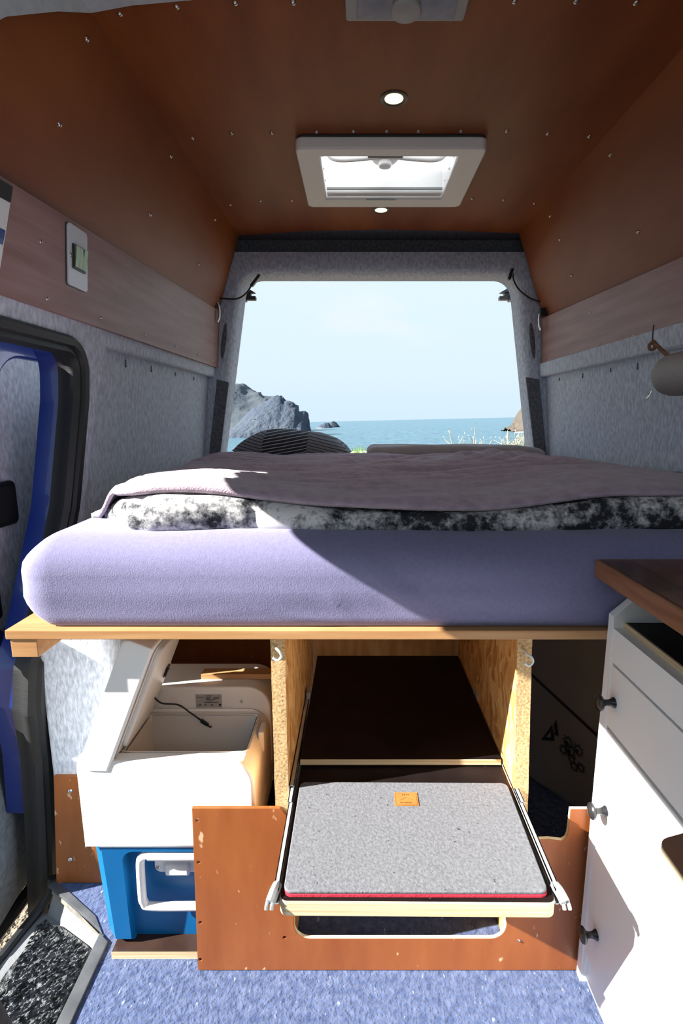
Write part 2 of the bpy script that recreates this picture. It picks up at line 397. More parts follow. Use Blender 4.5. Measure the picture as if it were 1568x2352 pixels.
def cut(g, h):
    """boolean difference of two G"""
    def ob(x):
        me = bpy.data.meshes.new('t'); bmesh.ops.recalc_face_normals(x.bm, faces=x.bm.faces); x.bm.to_mesh(me); x.bm.free()
        o = bpy.data.objects.new('t', me); C.objects.link(o); return o
    a, b = ob(g), ob(h)
    md = a.modifiers.new('b', 'BOOLEAN'); md.operation = 'DIFFERENCE'; md.object = b; md.solver = 'EXACT'
    bpy.context.view_layer.update()
    dg = bpy.context.evaluated_depsgraph_get()
    me = bpy.data.meshes.new_from_object(a.evaluated_get(dg))
    bpy.data.objects.remove(a); bpy.data.objects.remove(b)
    r = G(); r.bm.from_mesh(me); bpy.data.meshes.remove(me); return r
def rbox(lo, hi, r, n=(30, 30, 4), disp=None, k=4):
    """rounded soft box with dense faces; disp(p, normal) -> p"""
    lo, hi = Vector(lo), Vector(hi)
    def ticks(a, b, m):
        t = [a + r * (1 - math.cos(math.pi / 2 * i / k)) for i in range(k)]
        t += [a + r + (b - a - 2 * r) * i / m for i in range(m + 1)]
        t += [b - r * (1 - math.cos(math.pi / 2 * i / k)) for i in range(k - 1, -1, -1)]
        return t
    T = [ticks(lo[i], hi[i], n[i]) for i in range(3)]
    b = bmesh.new()
    for ax in range(3):
        u, v = (ax + 1) % 3, (ax + 2) % 3
        for val in (lo[ax], hi[ax]):
            grid = []
            for a in T[u]:
                row = []
                for c in T[v]:
                    p = Vector((0, 0, 0)); p[ax] = val; p[u] = a; p[v] = c
                    q = Vector([min(max(p[i], lo[i] + r), hi[i] - r) for i in range(3)])
                    dv = (p - q); nn = dv.normalized() if dv.length > 0 else Vector((0, 0, 1))
                    p2 = q + nn * r
                    if disp: p2 = disp(p2, nn)
                    row.append(b.verts.new(p2))
                grid.append(row)
            for i in range(len(grid) - 1):
                for j in range(len(grid[0]) - 1):
                    b.faces.new((grid[i][j], grid[i + 1][j], grid[i + 1][j + 1], grid[i][j + 1]))
    bmesh.ops.remove_doubles(b, verts=b.verts, dist=2e-5)
    bmesh.ops.recalc_face_normals(b, faces=b.faces)
    g = G(); g.add(b); return g
def sm(a, b, x):
    t = min(max((x - a) / (b - a), 0), 1); return t * t * (3 - 2 * t)
def xyz(f): return f

# ================================================================== THE SETTING
XL = lambda z: -.774 + .1 * z          # left lining plane
XR = lambda z: .962 - .1 * z           # right lining plane
# ---- floor
fl_out = [(-.535, -.3), (.955, -.3), (.955, 2.6), (-.70, 2.6), (-.70, 1.086), (-.722, 1.082), (-.552, .955), (-.548, .93)]
floor = struct(mk('floor', plate(fl_out, d=.02, fn=lambda u, v, w: (u, v, w - .02)), carpet), 'blue carpet on the van floor')
# ---- left wall: lining with the sliding door opening
door_pts = [(-.22, -.14), (-.22, 1.262), (1.26, 1.262), (1.262, 1.15), (1.222, .9), (1.115, .62), (1.080, .56), (1.075, .46), (1.100, .32), (1.110, .16), (1.120, -.14)]  # front edge moved behind the camera, widened to let in more light
door_rad = [0, .20, .055, .1, .2, .05, .05, .05, .05, .08, 0]
dloop = fillet(door_pts, door_rad, 7)
wl_out = [(-.3, -.14)] + dloop + [(2.50, -.14), (2.50, 1.44), (-.3, 1.44)]
wall_left = struct(mk('wall_left', plate(wl_out, d=.02, fn=lambda u, v, w: (XL(v) - .022 - w, u, v)), felt), 'grey felt lining of the left van wall')
# proud pillar cover between door and recessed panel, running over the door
pil = [(.0, 1.283)] + [p for p in fillet([(1.0, 1.285), (1.285, 1.282), (1.287, 1.15), (1.247, .9), (1.16, .62), (1.12, .50)], [0, .06, .1, .2, .05, 0], 6)] + \
      [(1.22, .40), (1.25, .62), (1.285, .872), (1.337, 1.118), (1.392, 1.285), (2.42, 1.285), (2.42, 1.345), (.0, 1.345)]
mk('pillar_cover', plate(pil, d=.030, bev=.008, res=2, fn=lambda u, v, w: (XL(v) + .006 - w, u, v)), felt, wall_left)
# wheel-arch box with front-facing felt and kick board
wb = G().box(-.712, -.562, 1.09, 1.60, -.02, .70, .008)
mk('wheel_box', wb, felt, wall_left)
kick = mk('kick_board', plate([(-.726, .002), (-.555, .002), (-.555, .289), (-.703, .289)], d=.009, fn=lambda u, v, w: (u, 1.081 + w, v)), ply_orange, wall_left)
# felt tack rows along panel top
for y, h in ((1.56, .022), (1.75, .020), (1.98, .014), (2.20, .016)):
    mk('felt_tuck', G().box(XL(1.26) - .024, XL(1.26) - .0185, y, y + .005, 1.272 - h, 1.272, .002), felt_dark, wall_left)
# ---- door seal
seal_path = [Vector((XL(p[1]) + .0, p[0] + 0, p[1])) for p in dloop]
def offset_path(loop, d):
    out = []
    for i, p in enumerate(loop):
        a = loop[max(i - 1, 0)]; b = loop[min(i + 1, len(loop) - 1)]
        t = (Vector(b) - Vector(a)).normalized(); out.append(Vector(p) + Vector((-t.y, t.x)) * d)
    return out
g = G()
def seal_sec(loop, prof):
    loops = []
    for i, p in enumerate(loop):
        a = loop[max(i - 1, 0)]; b = loop[min(i + 1, len(loop) - 1)]
        t = (Vector(b) - Vector(a)).normalized(); nrm = Vector((-t.y, t.x))
        L_ = []
        for (o, x) in prof:
            q = Vector(p) + nrm * o; L_.append(Vector((XL(q.y) + x, q.x, q.y)))
        loops.append(L_)
    return loops
prof = [(.026, -.03), (.026, .008), (.018, .018), (.004, .016), (.0, .008), (-.010, .010), (-.017, -.002), (-.012, -.016), (-.003, -.028), (-.001, -.046), (.02, -.046)]
g.loft(seal_sec(dloop, prof), cap=True)
seal = mk('trim_1', g, rubber, sharp=50); struct(seal, 'black rubber seal around the sliding door opening')
# blue painted jamb behind the seal
prof2 = [(.016, -.03), (.013, -.034), (.012, -.044), (.014, -.060), (.03, -.064), (.03, -.03)]
jl = [p for p in dloop if p[0] > 1.0 and p[1] > -.13 and (p[1] < 1.2 or p[0] > 1.2)]
jamb = mk('door_jamb', G().loft(seal_sec(jl, [(.016, -.03), (.010, -.036), (.010, -.06), (.014, -.098), (.03, -.10), (.03, -.03)])), paint_in, wall_left)
# ---- right wall
wr_out = [(-.3, -.02), (2.50, -.02), (2.50, 1.44), (-.3, 1.44)]
wall_right = struct(mk('wall_right', plate(wr_out, d=.02, fn=lambda u, v, w: (XR(v) + .012 + w, u, v)), felt), 'grey felt lining of the right van wall')
mk('beam_cover', plate([(.3, 1.285), (2.42, 1.285), (2.42, 1.345), (.3, 1.345)], d=.030, bev=.008, res=2, fn=lambda u, v, w: (XR(v) - .014 + w, u, v)), felt, wall_right)
for y, h in ((1.50, .018), (1.63, .020), (1.80, .014), (2.02, .018), (2.25, .012)):
    mk('felt_tuck', G().box(XR(1.26) + .0085, XR(1.26) + .014, y, y + .005, 1.270 - h, 1.270, .002), felt_dark, wall_right)
# ---- rear wall: header and pillars round the open rear doors
op = fillet([(-.668, .70), (.850, .70), (.690, 1.717), (-.497, 1.717)], [.02, .02, .085, .085], 10)
def off2(loop, d):
    out = []; N = len(loop)
    for i in range(N):
        a = Vector(loop[i - 1]); b = Vector(loop[(i + 1) % N]); t = (b - a).normalized()
        out.append(Vector(loop[i]) + Vector((t.y, -t.x)) * d)
    return out
def outer(loop):
    c = Vector((.09, 1.2)); res = []
    for p in loop:
        d = p - c; t = 1e9
        if d.x > 0: t = min(t, (.98 - c.x) / d.x)
        if d.x < 0: t = min(t, (-.80 - c.x) / d.x)
        if d.y > 0: t = min(t, (1.812 - c.y) / d.y)
        if d.y < 0: t = min(t, (-.1 - c.y) / d.y)
        res.append(c + d * max(t, 1.02))
    return res
v3 = lambda loop, y: [Vector((p.x, y, p.y)) for p in loop]
loops = [v3(outer(op), 2.50), v3(outer(op), 2.430), v3(off2(op, .050), 2.418), v3(off2(op, .026), 2.426), v3(off2(op, .012), 2.445), v3(off2(op, .006), 2.47), v3(op, 2.53), v3(outer(op), 2.53)]
wall_rear = struct(mk('wall_rear', G().loft(loops, cap=False), felt, sharp=60), 'grey felt covered frame of the open rear doorway')
mk('header_recess', G().box(-.62, .80, 2.50, 2.56, 1.80, 1.896).box(-.62, .80, 2.28, 2.50, 1.881, 1.896), felt_dark, wall_rear)  # recess shade put into the darker felt colour
# dark lozenges standing for the shade inside the pillar slots
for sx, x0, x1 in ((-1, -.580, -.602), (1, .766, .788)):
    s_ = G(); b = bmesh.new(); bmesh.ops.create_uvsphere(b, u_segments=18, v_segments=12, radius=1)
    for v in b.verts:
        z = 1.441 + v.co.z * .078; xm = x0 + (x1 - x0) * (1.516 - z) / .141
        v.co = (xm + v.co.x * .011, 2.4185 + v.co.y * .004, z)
    s_.add(b); mk('slot_shade', s_, felt_dark, wall_rear)
# dark strip painting the shaded groove between side panel and pillar
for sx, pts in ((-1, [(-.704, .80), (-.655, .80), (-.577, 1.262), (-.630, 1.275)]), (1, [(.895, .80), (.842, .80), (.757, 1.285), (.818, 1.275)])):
    mk('groove_shade', plate(pts, d=.012, bev=.004, fn=lambda u, v, w: (u, 2.413 + w, v)), felt_dark, wall_rear)
# ---- ceiling
vh = [(-.12, 1.625), (.30, 1.625), (.30, 1.945), (-.12, 1.945)]
ceil_out = [(-.505, 1.06), (.682, 1.06), (.682, 2.37), (.40, 2.34), (.09, 2.325), (-.22, 2.345), (-.507, 2.40)]
ceiling = struct(mk('ceiling', plate(ceil_out, [vh], d=.009, fn=lambda u, v, w: (u, v, 1.868 + w)), ply_dark), 'dark red-brown plywood ceiling')
sl = lambda z: -1.14012 + .34 * z
sr = lambda z: 1.4414 - .4076 * z
mk('side_panel', plate([(-.29, 1.42), (2.425, 1.42), (2.405, 1.872), (-.29, 1.872)], d=.009, fn=lambda u, v, w: (sl(v) - w, u, v)), ply_dark, ceiling)
mk('side_panel', plate([(-.29, 1.42), (2.425, 1.42), (2.37, 1.872), (-.29, 1.872)], d=.009, fn=lambda u, v, w: (sr(v) + w, u, v)), ply_dark, ceiling)
# pale headliner of the cab
g = G()
hp = [(-.585, 1.60), (-.53, 1.78), (-.50, 1.855)]
edge = [Vector((-.580, .80, 1.585)), Vector((-.541, .930, 1.717)), Vector((-.517, 1.045, 1.800)), Vector((-.497, 1.128, 1.852)), Vector((-.419, 1.122, 1.860)), Vector((-.312, 1.113, 1.862)), Vector((-.15, 1.095, 1.863)), Vector((.09, 1.07, 1.864)), Vector((.67, 1.07, 1.864))]
back = [Vector((p.x, -.3, p.z)) for p in edge]
g.loft([edge, back], cap=False, closed=False)
up = [p + Vector((0, 0, .004)) for p in edge]
g.loft([edge, up], cap=False, closed=False)
head = struct(mk('ceiling_headliner', g, headliner, sharp=60), 'pale grey headliner over the cab')
# ---- outer body shell
g = G()
g.add(plate([(-.3, 1.38), (2.56, 1.38), (2.56, 1.50), (-.3, 1.50)], d=.012, fn=lambda u, v, w: (-.845 + .25 * (v - 1.38) - w, u, v)).bm)
g.add(plate([(-.3, 1.50), (2.56, 1.50), (2.56, 1.905), (-.3, 1.905)], d=.012, fn=lambda u, v, w: (-.815 + .40 * (v - 1.50) - w, u, v)).bm)
roof_hole = [(-.110, 1.635), (.291, 1.635), (.291, 1.940), (-.110, 1.940)]
g.add(plate([(-.66, -.7), (.84, -.7), (.84, 2.56), (-.66, 2.56)], [roof_hole], d=.012, fn=lambda u, v, w: (u, v, 1.898 + w)).bm)
g.add(plate([(-.3, -.5), (2.56, -.5), (2.56, 1.50), (-.3, 1.50)], d=.012, fn=lambda u, v, w: (1.02 + w - .02 * v, u, v)).bm)
g.add(plate([(-.3, 1.50), (2.56, 1.50), (2.56, 1.905), (-.3, 1.905)], d=.012, fn=lambda u, v, w: (.99 - .40 * (v - 1.50) + w, u, v)).bm)
g.add(plate([(1.62, -.5), (2.56, -.5), (2.56, 1.38), (1.62, 1.38)], d=.012, fn=lambda u, v, w: (-.812 - w, u, v)).bm)
body = struct(mk('wall_outer', g, paint), 'blue painted outer body of the van')

struct(mk('wall_front', G().box(-.76, .94, -.34, -.302, -.02, 1.02), strip_pl), 'unseen dark wall added to cut light from the cab')  # added for dash and seats, trims fill light from the open front

# ---- screws
def screw_mesh():
    g = G(); M = Matrix.Identity(4)
    g.lathe([(.0005, .0042), (.0022, .0040), (.0046, .0024), (.0058, .0004), (.0058, -.001)], M, n=12)
    me = bpy.data.meshes.new('screw'); bmesh.ops.recalc_face_normals(g.bm, faces=g.bm.faces); g.bm.to_mesh(me); g.bm.free()
    me.materials.append(chrome); me.shade_smooth(); return me
SCREW = screw_mesh()
def screw(p, n, parent, s=1.0):
    o = bpy.data.objects.new('screw', SCREW); C.objects.link(o); o.parent = parent
    o.matrix_parent_inverse = Matrix.Translation(-pos(parent))
    o.location = p; o.rotation_euler = Vector(n).to_track_quat('Z', 'Y').to_euler(); o.scale = (s, s, s); return o
for p in ((-.454, 1.154), (-.339, 1.136), (-.227, 1.127), (-.119, 1.126), (.292, 1.123), (.406, 1.123), (.519, 1.127), (-.456, 1.607), (-.342, 1.582), (-.232, 1.58), (.403, 1.569), (.519, 1.584), (.638, 1.598), (-.462, 2.068), (-.346, 2.033), (-.234, 2.029), (.405, 2.011), (.52, 2.026), (.64, 2.056), (-.11, 1.575), (-.01, 1.572), (.08, 1.572), (.165, 1.572), (.28, 1.572)):
    screw((p[0], p[1], 1.868), (0, 0, -1), ceiling)
for y, z in ((1.152, 1.825), (1.126, 1.665), (1.612, 1.825), (1.575, 1.662), (2.030, 1.655), (2.075, 1.821), (1.585, 1.525), (2.045, 1.540)):
    screw((sl(z), y, z), (1, 0, -.34), ceiling)
for y, z in ((1.597, 1.822), (1.572, 1.616), (2.053, 1.825), (2.030, 1.617), (2.035, 1.740)):
    screw((sr(z), y, z), (-1, 0, -.4), ceiling)
screw((-.669, 1.081, .252), (0, -1, 0), kick); screw((-.687, 1.081, .067), (0, -1, 0), kick)

# ---- overhead fascia boards
fl = thing('overhead_fascia', 'long red-brown plywood board along the upper left wall holding the switch', 'board', (-.61, 1.7, 1.325))
fx = lambda z: -.624 + .087 * (z - 1.325)
mk('fascia_board', plate([(.30, 1.321), (2.42, 1.325), (2.42, 1.566), (.30, 1.490)], d=.012, bev=.0015, fn=lambda u, v, w: (fx(v) - w, u, v)), ply_fascia, fl)
for (y, z) in ((1.091, 1.444), (1.109, 1.343), (1.332, 1.345), (1.60, 1.345), (1.86, 1.347), (2.12, 1.348), (2.33, 1.348)):
    screw((fx(z), y, z), (1, 0, -.09), fl, .7)
fr_ = thing('overhead_fascia', 'long red-brown plywood board along the upper right wall above the hanging roll', 'board', (.81, 1.7, 1.327))
fxr = lambda z: .822 - .08 * (z - 1.33)
mk('fascia_board', plate([(.60, 1.318), (2.41, 1.333), (2.41, 1.532), (.60, 1.478)], d=.012, bev=.0015, fn=lambda u, v, w: (fxr(v) + w, u, v)), ply_fascia, fr_)
for (y, z) in ((1.401, 1.343), (1.618, 1.347), (1.918, 1.467), (1.841, 1.352), (2.076, 1.352), (2.30, 1.352)):
    screw((fxr(z), y, z), (-1, 0, -.08), fr_, .7)
for side, o, f_, s in ((-1, fl, fx, -1), (1, fr_, fxr, 1)):   # shelf floor behind the fascia
    a, b = (f_(1.345) + s * .012, XL(1.345) - .02) if s < 0 else (f_(1.345) + .012, XR(1.345) + .01)
    mk('shelf_floor', G().box(min(a, b), max(a, b), .30 if s < 0 else .60, 2.41, 1.346, 1.355), ply_dark, o)

# ================================================================== BED
bed = thing('bed_frame', 'wooden bed platform with chipboard dividers and orange-brown front panel', 'bed frame', (.1, .87, 0))
mk('front_board', G().box(-.622, .84, .868, 1.02, .7215, .7395, .0025), pine, bed)
mk('platform', G().box(-.60, .84, 1.022, 2.40, .7215, .7395), pine_ply, bed)
mk('batten', G().box(-.616, -.568, .871, 1.075, .687, .7212, .002), pine, bed)
# dividers (rough chipboard front edges)
def divider(x0, x1, lean):
    g = G().box(x0, x1, .8875, 1.44, .001, .721)
    for v in g.bm.verts: v.co.x -= lean * (v.co.z - .40)
    o = mk('divider', g, osb_m, bed)
    n = 34; b = bmesh.new(); rows = []
    for i in range(n + 1):
        z = .001 + .72 * i / n
        row = []
        for k in range(4):
            x = x0 + (x1 - x0) * k / 3 - lean * (z - .40)
            if k in (0, 3): x += .0012 * noise.noise((z * 60, x0 * 9, k))
            row.append(b.verts.new((x, .8865 + .0012 * noise.noise((x * 90, z * 50, 3)), z)))
        rows.append(row)
    for i in range(n):
        for k in range(3): b.faces.new((rows[i][k], rows[i][k + 1], rows[i + 1][k + 1], rows[i + 1][k]))
    ex = bmesh.ops.extrude_face_region(b, geom=list(b.faces))
    for v in [q for q in ex['geom'] if isinstance(q, bmesh.types.BMVert)]: v.co.y = .8885
    gg = G(); gg.add(b); mk('raw_edge', gg, chip_edge, o)
    return o
dl = divider(-.157, -.131, 0)
dr = divider(.300, .327, .035)
for o, (x, z) in ((dl, (-.144, .702)), (dr, (.304, .692))):
    g = G().tube([(x, .886, z), (x, .874, z), (x + .006, .869, z - .003), (x + .009, .868, z - .012), (x + .002, .868, z - .019), (x - .006, .868, z - .014)], .0023, 8)
    mk('cup_hook', g, paint_w, o)
mk('back_panel', G().box(-.130, .298, 1.441, 1.452, .002, .7205), pine_ply, bed)
mk('side_back_panel', G().box(-.555, -.158, 1.455, 1.467, .002, .7205), ply_orange, bed)
fp = [(-.324, .002), (.452, .002), (.450, .373), (.407, .373), (.4055, .318), (.402, .309), (.395, .304), (.37, .3075), (.34, .306), (.30, .306), (.296, .352), (-.130, .352), (-.148, .375), (-.315, .375)]
cutout = rrect(-.126, .078, .298, .285, .032, 8)
holes = [circle(x, z, .0036, 10) for x, z in ((-.306, .349), (-.309, .256), (-.313, .117), (-.318, .028), (-.146, .081))]
fpan = mk('front_panel', plate(fp, [cutout] + holes, d=.0075, bev=.0008, fn=lambda u, v, w: (u, .8785 + w, v)), ply_orange, bed)
screw((.325, .8787, .074), (0, -1, 0), fpan, .6)
# raw routed lip of the cut-out
mk('cutout_edge', G().loft([v3(off2(cutout, -.0003), .8790), v3(off2(cutout, -.0003), .8858)], cap=False), ply_edge, fpan)
mk('notch_edge', G().loft([[Vector((x, y, z + .0004)) for (x, z) in ((.449, .373), (.4068, .373), (.4052, .318), (.4018, .309), (.395, .304), (.37, .3075), (.34, .306), (.302, .306))] for y in (.8790, .8858)], cap=False, closed=False), ply_edge, fpan)

# ---- mattress with purple sheet
def mdisp(p, n):
    q = Vector(p)
    # slack wrinkles on the front face
    if q.y < 1.0:
        a = sm(1.0, .88, q.y)
        for (x0, z0, dx, dz, amp, wd) in ((.02, .86, .10, -.11, 0.0076, .010), (.06, .84, .09, -.09, 0.0051, .009), (-.16, .77, .12, -.02, 0.0051, .008), (.16, .80, .14, -.01, 0.0037, .007), (.26, .77, .10, .03, 0.0043, .008), (-.05, .80, .05, -.055, 0.0034, .008), (-.3, .765, .16, .01, 0.0034, .006)):
            t = ((q.x - x0) * dx + (q.z - z0) * dz) / (dx * dx + dz * dz)
            if -.2 < t < 1.2:
                dd = math.hypot(q.x - x0 - dx * t, q.z - z0 - dz * t)
                q.y -= a * amp * math.exp(-(dd / wd) ** 2) * math.sin(math.pi * min(max((t + .2) / 1.4, 0), 1))
        q.y -= a * .006 * noise.noise((q.x * 3.5, q.z * 5, 1))
    if q.y < .95: q.y -= (q.y - .875) * .8 * sm(.815, .755, q.z)
    # soft left end: pulled in at the bottom front
    k = sm(-.50, -.62, q.x)
    q.x += k * .03 * sm(.80, .74, q.z) + k * .025 * sm(.84, .91, q.z)
    q.z += .004 * noise.noise((q.x * 4, q.y * 4, 2)) * sm(.85, .9, q.z)
    return q
mat_ = mk('mattress', rbox((-.612, .872, .7400), (.842, 2.40, .905), .066, (120, 40, 10), mdisp, 6), sheet, sharp=80)
tag(mat_, 'thick mattress in a purple jersey fitted sheet', 'mattress')

# ---- duvet and blanket
def bed_top(x, y):
    z = .948 - .010 * sm(1.0, 2.1, y)
    z += .034 * math.exp(-((x + .33) / .20) ** 2) * math.exp(-((y - .98) / .40) ** 2)
    z += .027 * sm(.22, .5, x) * math.exp(-((y - 1.0) / .45) ** 2)
    z += .020 * math.exp(-((x - .50) / .14) ** 2) * math.exp(-((y - 1.95) / .20) ** 2)
    z += .018 * math.exp(-((x - .62) / .22) ** 2) * math.exp(-((y - 1.65) / .30) ** 2)
    z += .010 * math.exp(-((x + .48) / .10) ** 2) * math.exp(-((y - 2.0) / .20) ** 2)
    z -= .020 * sm(.60, .86, x)
    return z
def ddisp(p, n):
    q = Vector(p); z0 = .893
    k = (q.z - z0) / .055
    top = bed_top(q.x, max(q.y, .96)) - .012
    left = sm(-.36, -.52, q.x)
    q.z = z0 + k * (top - z0) * (1 - .25 * left * left)
    if q.y < 1.15:
        lump = noise.noise((q.x * 7, 3.1, 0)) * .008 + noise.noise((q.x * 19, q.z * 20, 4)) * .004
        cre = sum(math.exp(-((q.x - c) / .010) ** 2) for c in (-.40, -.19, -.03, .09, .24, .37, .52, .66))
        q.y += (lump + .010 * cre * (.3 + k)) * sm(1.15, .95, q.y) + .10 * left * left - .010 * sm(.0, .35, q.x) * 0
        q.z += .003 * noise.noise((q.x * 14, q.y * 14, 8)) * k
    q.z = max(q.z, .9)
    return q
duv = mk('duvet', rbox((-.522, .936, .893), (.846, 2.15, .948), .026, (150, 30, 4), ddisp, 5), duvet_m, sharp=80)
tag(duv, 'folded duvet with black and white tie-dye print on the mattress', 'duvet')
NX, NY = 190, 150
b = bmesh.new(); rows = []
for j in range(NY + 1):
    v = j / NY; y0 = .958 + v * 1.22
    row = []
    for i in range(NX + 1):
        u = i / NX
        xl = -.545 - .105 * sm(1.0, 2.0, y0); x = xl + (.845 - xl) * u
        y = y0 + (1 - v) * (.012 * noise.noise((x * 3.0, 0, 5)) - .012 * math.exp(-((x - .13) / .16) ** 2) + .10 * sm(-.36, -.54, x) ** 2)
        z = bed_top(x, y)
        wx, wy = x * 1.6 + .25 * noise.noise((x * 2, y * 2, 9)), y * 9 + 2.2 * noise.noise((x * 1.3, y * 1.5, 11))
        f = noise.noise((wx, wy, 0)); f2 = noise.noise((wx * 1.7 + 4, wy * 2.1, 6))
        amp = .35 + .65 * sm(1.0, 1.3, y)
        z += amp * (.026 * (1 - abs(f) * 2.4) * .55 + .011 * (1 - abs(f2) * 2))
        z -= .006 * amp
        # diagonal gathered folds on the right
        k = math.exp(-((x - .46) / .16) ** 2) * math.exp(-((y - 1.85) / .22) ** 2)
        z += .010 * k * math.sin((x * .8 - y * .55) * 62)
        drop = sm(xl + .085, xl, x)
        z = z * (1 - drop) + (.907 + .004 * noise.noise((y * 12, 0, 0))) * drop
        if v < .02: z -= .010 * (1 - v / .02) ** 2
        z = max(z, bed_top(x, y) - .010 if drop < .05 else .906)
        z -= .02 * sm(.985, 1.0, v)
        row.append(b.verts.new((x, y, z)))
    rows.append(row)
for j in range(NY):
    for i in range(NX): b.faces.new((rows[j][i], rows[j][i + 1], rows[j + 1][i + 1], rows[j + 1][i]))
g = G(); g.add(b)
bl = mk('blanket', g, fleece, sharp=80)
so = bl.modifiers.new('thickness', 'SOLIDIFY'); so.thickness = .009; so.offset = 1
tag(bl, 'taupe fleece blanket spread over the duvet', 'blanket')

# ---- pillows
def pillow(w, d, h, nx=40, ny=28):
    b = bmesh.new(); top, bot = [], []
    for i in range(nx + 1):
        rt, rb = [], []
        for j in range(ny + 1):
            u, v = 2 * i / nx - 1, 2 * j / ny - 1
            t = max((1 - abs(u) ** 2.6) * (1 - abs(v) ** 2.6), 0) ** .55
            x = u * w / 2 * (1 - .07 * (1 - abs(v)) * abs(u)); y = v * d / 2
            z = h * t * (1 + .10 * noise.noise((u * 2, v * 2, 1)))
            e = i in (0, nx) or j in (0, ny)
            p = b.verts.new((x, y, z * .62)); rt.append(p)
            rb.append(p if e else b.verts.new((x, y, -z * .38)))
        top.append(rt); bot.append(rb)
    for i in range(nx):
        for j in range(ny):
            b.faces.new((top[i][j], top[i + 1][j], top[i + 1][j + 1], top[i][j + 1]))
            f = (bot[i][j + 1], bot[i + 1][j + 1], bot[i + 1][j], bot[i][j])
            if len(set(f)) == 4 and set(f) != {top[i][j], top[i + 1][j], top[i + 1][j + 1], top[i][j + 1]}: b.faces.new(f)
    return b
pb = pillow(.50, .34, .155)
bmesh.ops.transform(pb, matrix=Matrix.Translation((-.275, 2.36, .957)) @ Matrix.Rotation(R(3), 4, 'Y'), verts=pb.verts)
me = bpy.data.meshes.new('pillow'); bmesh.ops.recalc_face_normals(pb, faces=pb.faces); pb.to_mesh(me); pb.free()
pil_s = mk('pillow', me, stripe_g, sharp=80)
me.materials.append(stripe_d)
for p in me.polygons:
    p.material_index = 1 if -.394 < p.center.x < -.206 else 0
tag(pil_s, 'plump pillow with fine stripes and a dark middle panel', 'pillow')
def gp(p, n):
    q = Vector(p); q.z += .006 * noise.noise((q.x * 6, q.y * 6, 3)) - .012 * sm(.65, .80, q.x) * sm(.93, .99, q.z); return q
pg = mk('pillow', rbox((.042, 2.20, .906), (.800, 2.41, .988), .034, (50, 16, 4), gp, 5), pillow_g, sharp=80)
tag(pg, 'flat grey-brown pillow at the right of the rear opening', 'pillow')

# ================================================================== SHELF, PULL-OUT TRAY, MAT
sh = thing('shelf', 'black-coated plywood shelf board deep in the middle compartment', 'shelf', (.09, .97, .403))
mk('board', G().box(-.117, .296, .966, 1.438, .4042, .4168), film_black, sh)
mk('front_edge', G().box(-.117, .296, .9648, .9662, .4044, .4166), ply_edge, sh)
tr = thing('pull_out_tray', 'black plywood drawer tray pulled out over the front panel', 'tray', (.09, .66, .372))
tout = fillet([(-.117, .662), (.297, .659), (.297, 1.06), (-.117, 1.06)], [.012, .012, 0, 0], 5)
tb = mk('tray_board', plate(tout, d=.026, bev=.0015, fn=lambda u, v, w: (u, v, .373 + w)), ply_edge, tr)
mk('black_top', plate(fillet([(-.1158, .6632), (.2958, .6602), (.2958, 1.06), (-.1158, 1.06)], [.011, .011, 0, 0], 5), d=.0012, fn=lambda u, v, w: (u, v, .3988 + w)), film_black, tr)
def rail(xa, s):
    """telescopic slide: xa is the outer (divider) face, s=+1 when the tray lies towards +x"""
    # C profile members, width measured from divider side
    def cprof(w0, w1, z0, z1, y0, y1, t=.0016, lip=.006):
        g = G(); a, b = xa + s * w0, xa + s * w1
        g.box(min(a, a + s * t), max(a, a + s * t), y0, y1, z0, z1)
        for zz in (z0, z1 - t): g.box(min(a, b), max(a, b), y0, y1, zz, zz + t)
        for z_a, z_b in ((z0, z0 + lip), (z1 - lip, z1)): g.box(min(b, b - s * t), max(b, b - s * t), y0, y1, z_a, z_b)
        return g
    ro = mk('slide_rail', cprof(.0006, .0105, .374, .416, .8895, 1.235), steel, tr)
    mk('slide_rail', cprof(.0028, .0112, .379, .412, .852, 1.13), steel, tr)
    ri = mk('slide_rail', cprof(.0045, .0128, .383, .4085, .672, 1.02), steel, tr)
    x = xa + s * .0085
    g = G().tube([(x, .686, .402), (x - s * .003, .674, .403), (x - s * .007, .661, .398)], .0078, 10)
    g.tube([(x - s * .010, .666, .400), (x - s * .012, .659, .396), (x - s * .0125, .656, .391)], .0030, 8)
    g.tube([(x - s * .002, .666, .400), (x - s * .004, .659, .396), (x - s * .0045, .656, .391)], .0030, 8)
    mk('release_lever', g, grey_pl, ri)
    g = G().box(min(x - .005, x + .005), max(x - .005, x + .005), 1.20, 1.236, .41, .432, .001)
    mk('stop_bracket', g, steel, ro)
rail(-.1308, 1); rail(.3112, -1)
fm = thing('felt_mat', 'speckled grey felt mat with red underside on the pulled-out tray', 'mat', (.09, .79, .4))
mo = fillet([(-.111, .669), (.287, .668), (.291, .905), (-.111, .908)], [.012] * 4, 6)
mk('red_underside', plate([(p.x + .0005, p.y - .001) for p in mo], d=.004, fn=lambda u, v, w: (u, v, .4002 + w)), mat_red, fm)
mk('felt_top', plate(mo, d=.0055, bev=.0018, res=2, fn=lambda u, v, w: (u, v, .4042 + w)), mat_felt, fm)
lb = mk('leather_patch', plate([(.069, .843), (.113, .843), (.113, .877), (.070, .877)], d=.0012, fn=lambda u, v, w: (u, v, .4097 + w)), leather, fm)
g = G()                       # stamped frame, small mountain line and two word lines, all worn
for a, b_ in (((.0715, .8455), (.1105, .8455)), ((.1105, .8455), (.1105, .8745)), ((.1105, .8745), (.0715, .8745)), ((.0715, .8745), (.0715, .8455))):
    g.tube([(*a, .4109), (*b_, .4109)], .00028, 5, smooth=False)
g.tube([(.080, .856, .4109), (.086, .860, .4109), (.090, .864, .4109), (.095, .861, .4109), (.103, .858, .4109)], .0004, 5, smooth=False)
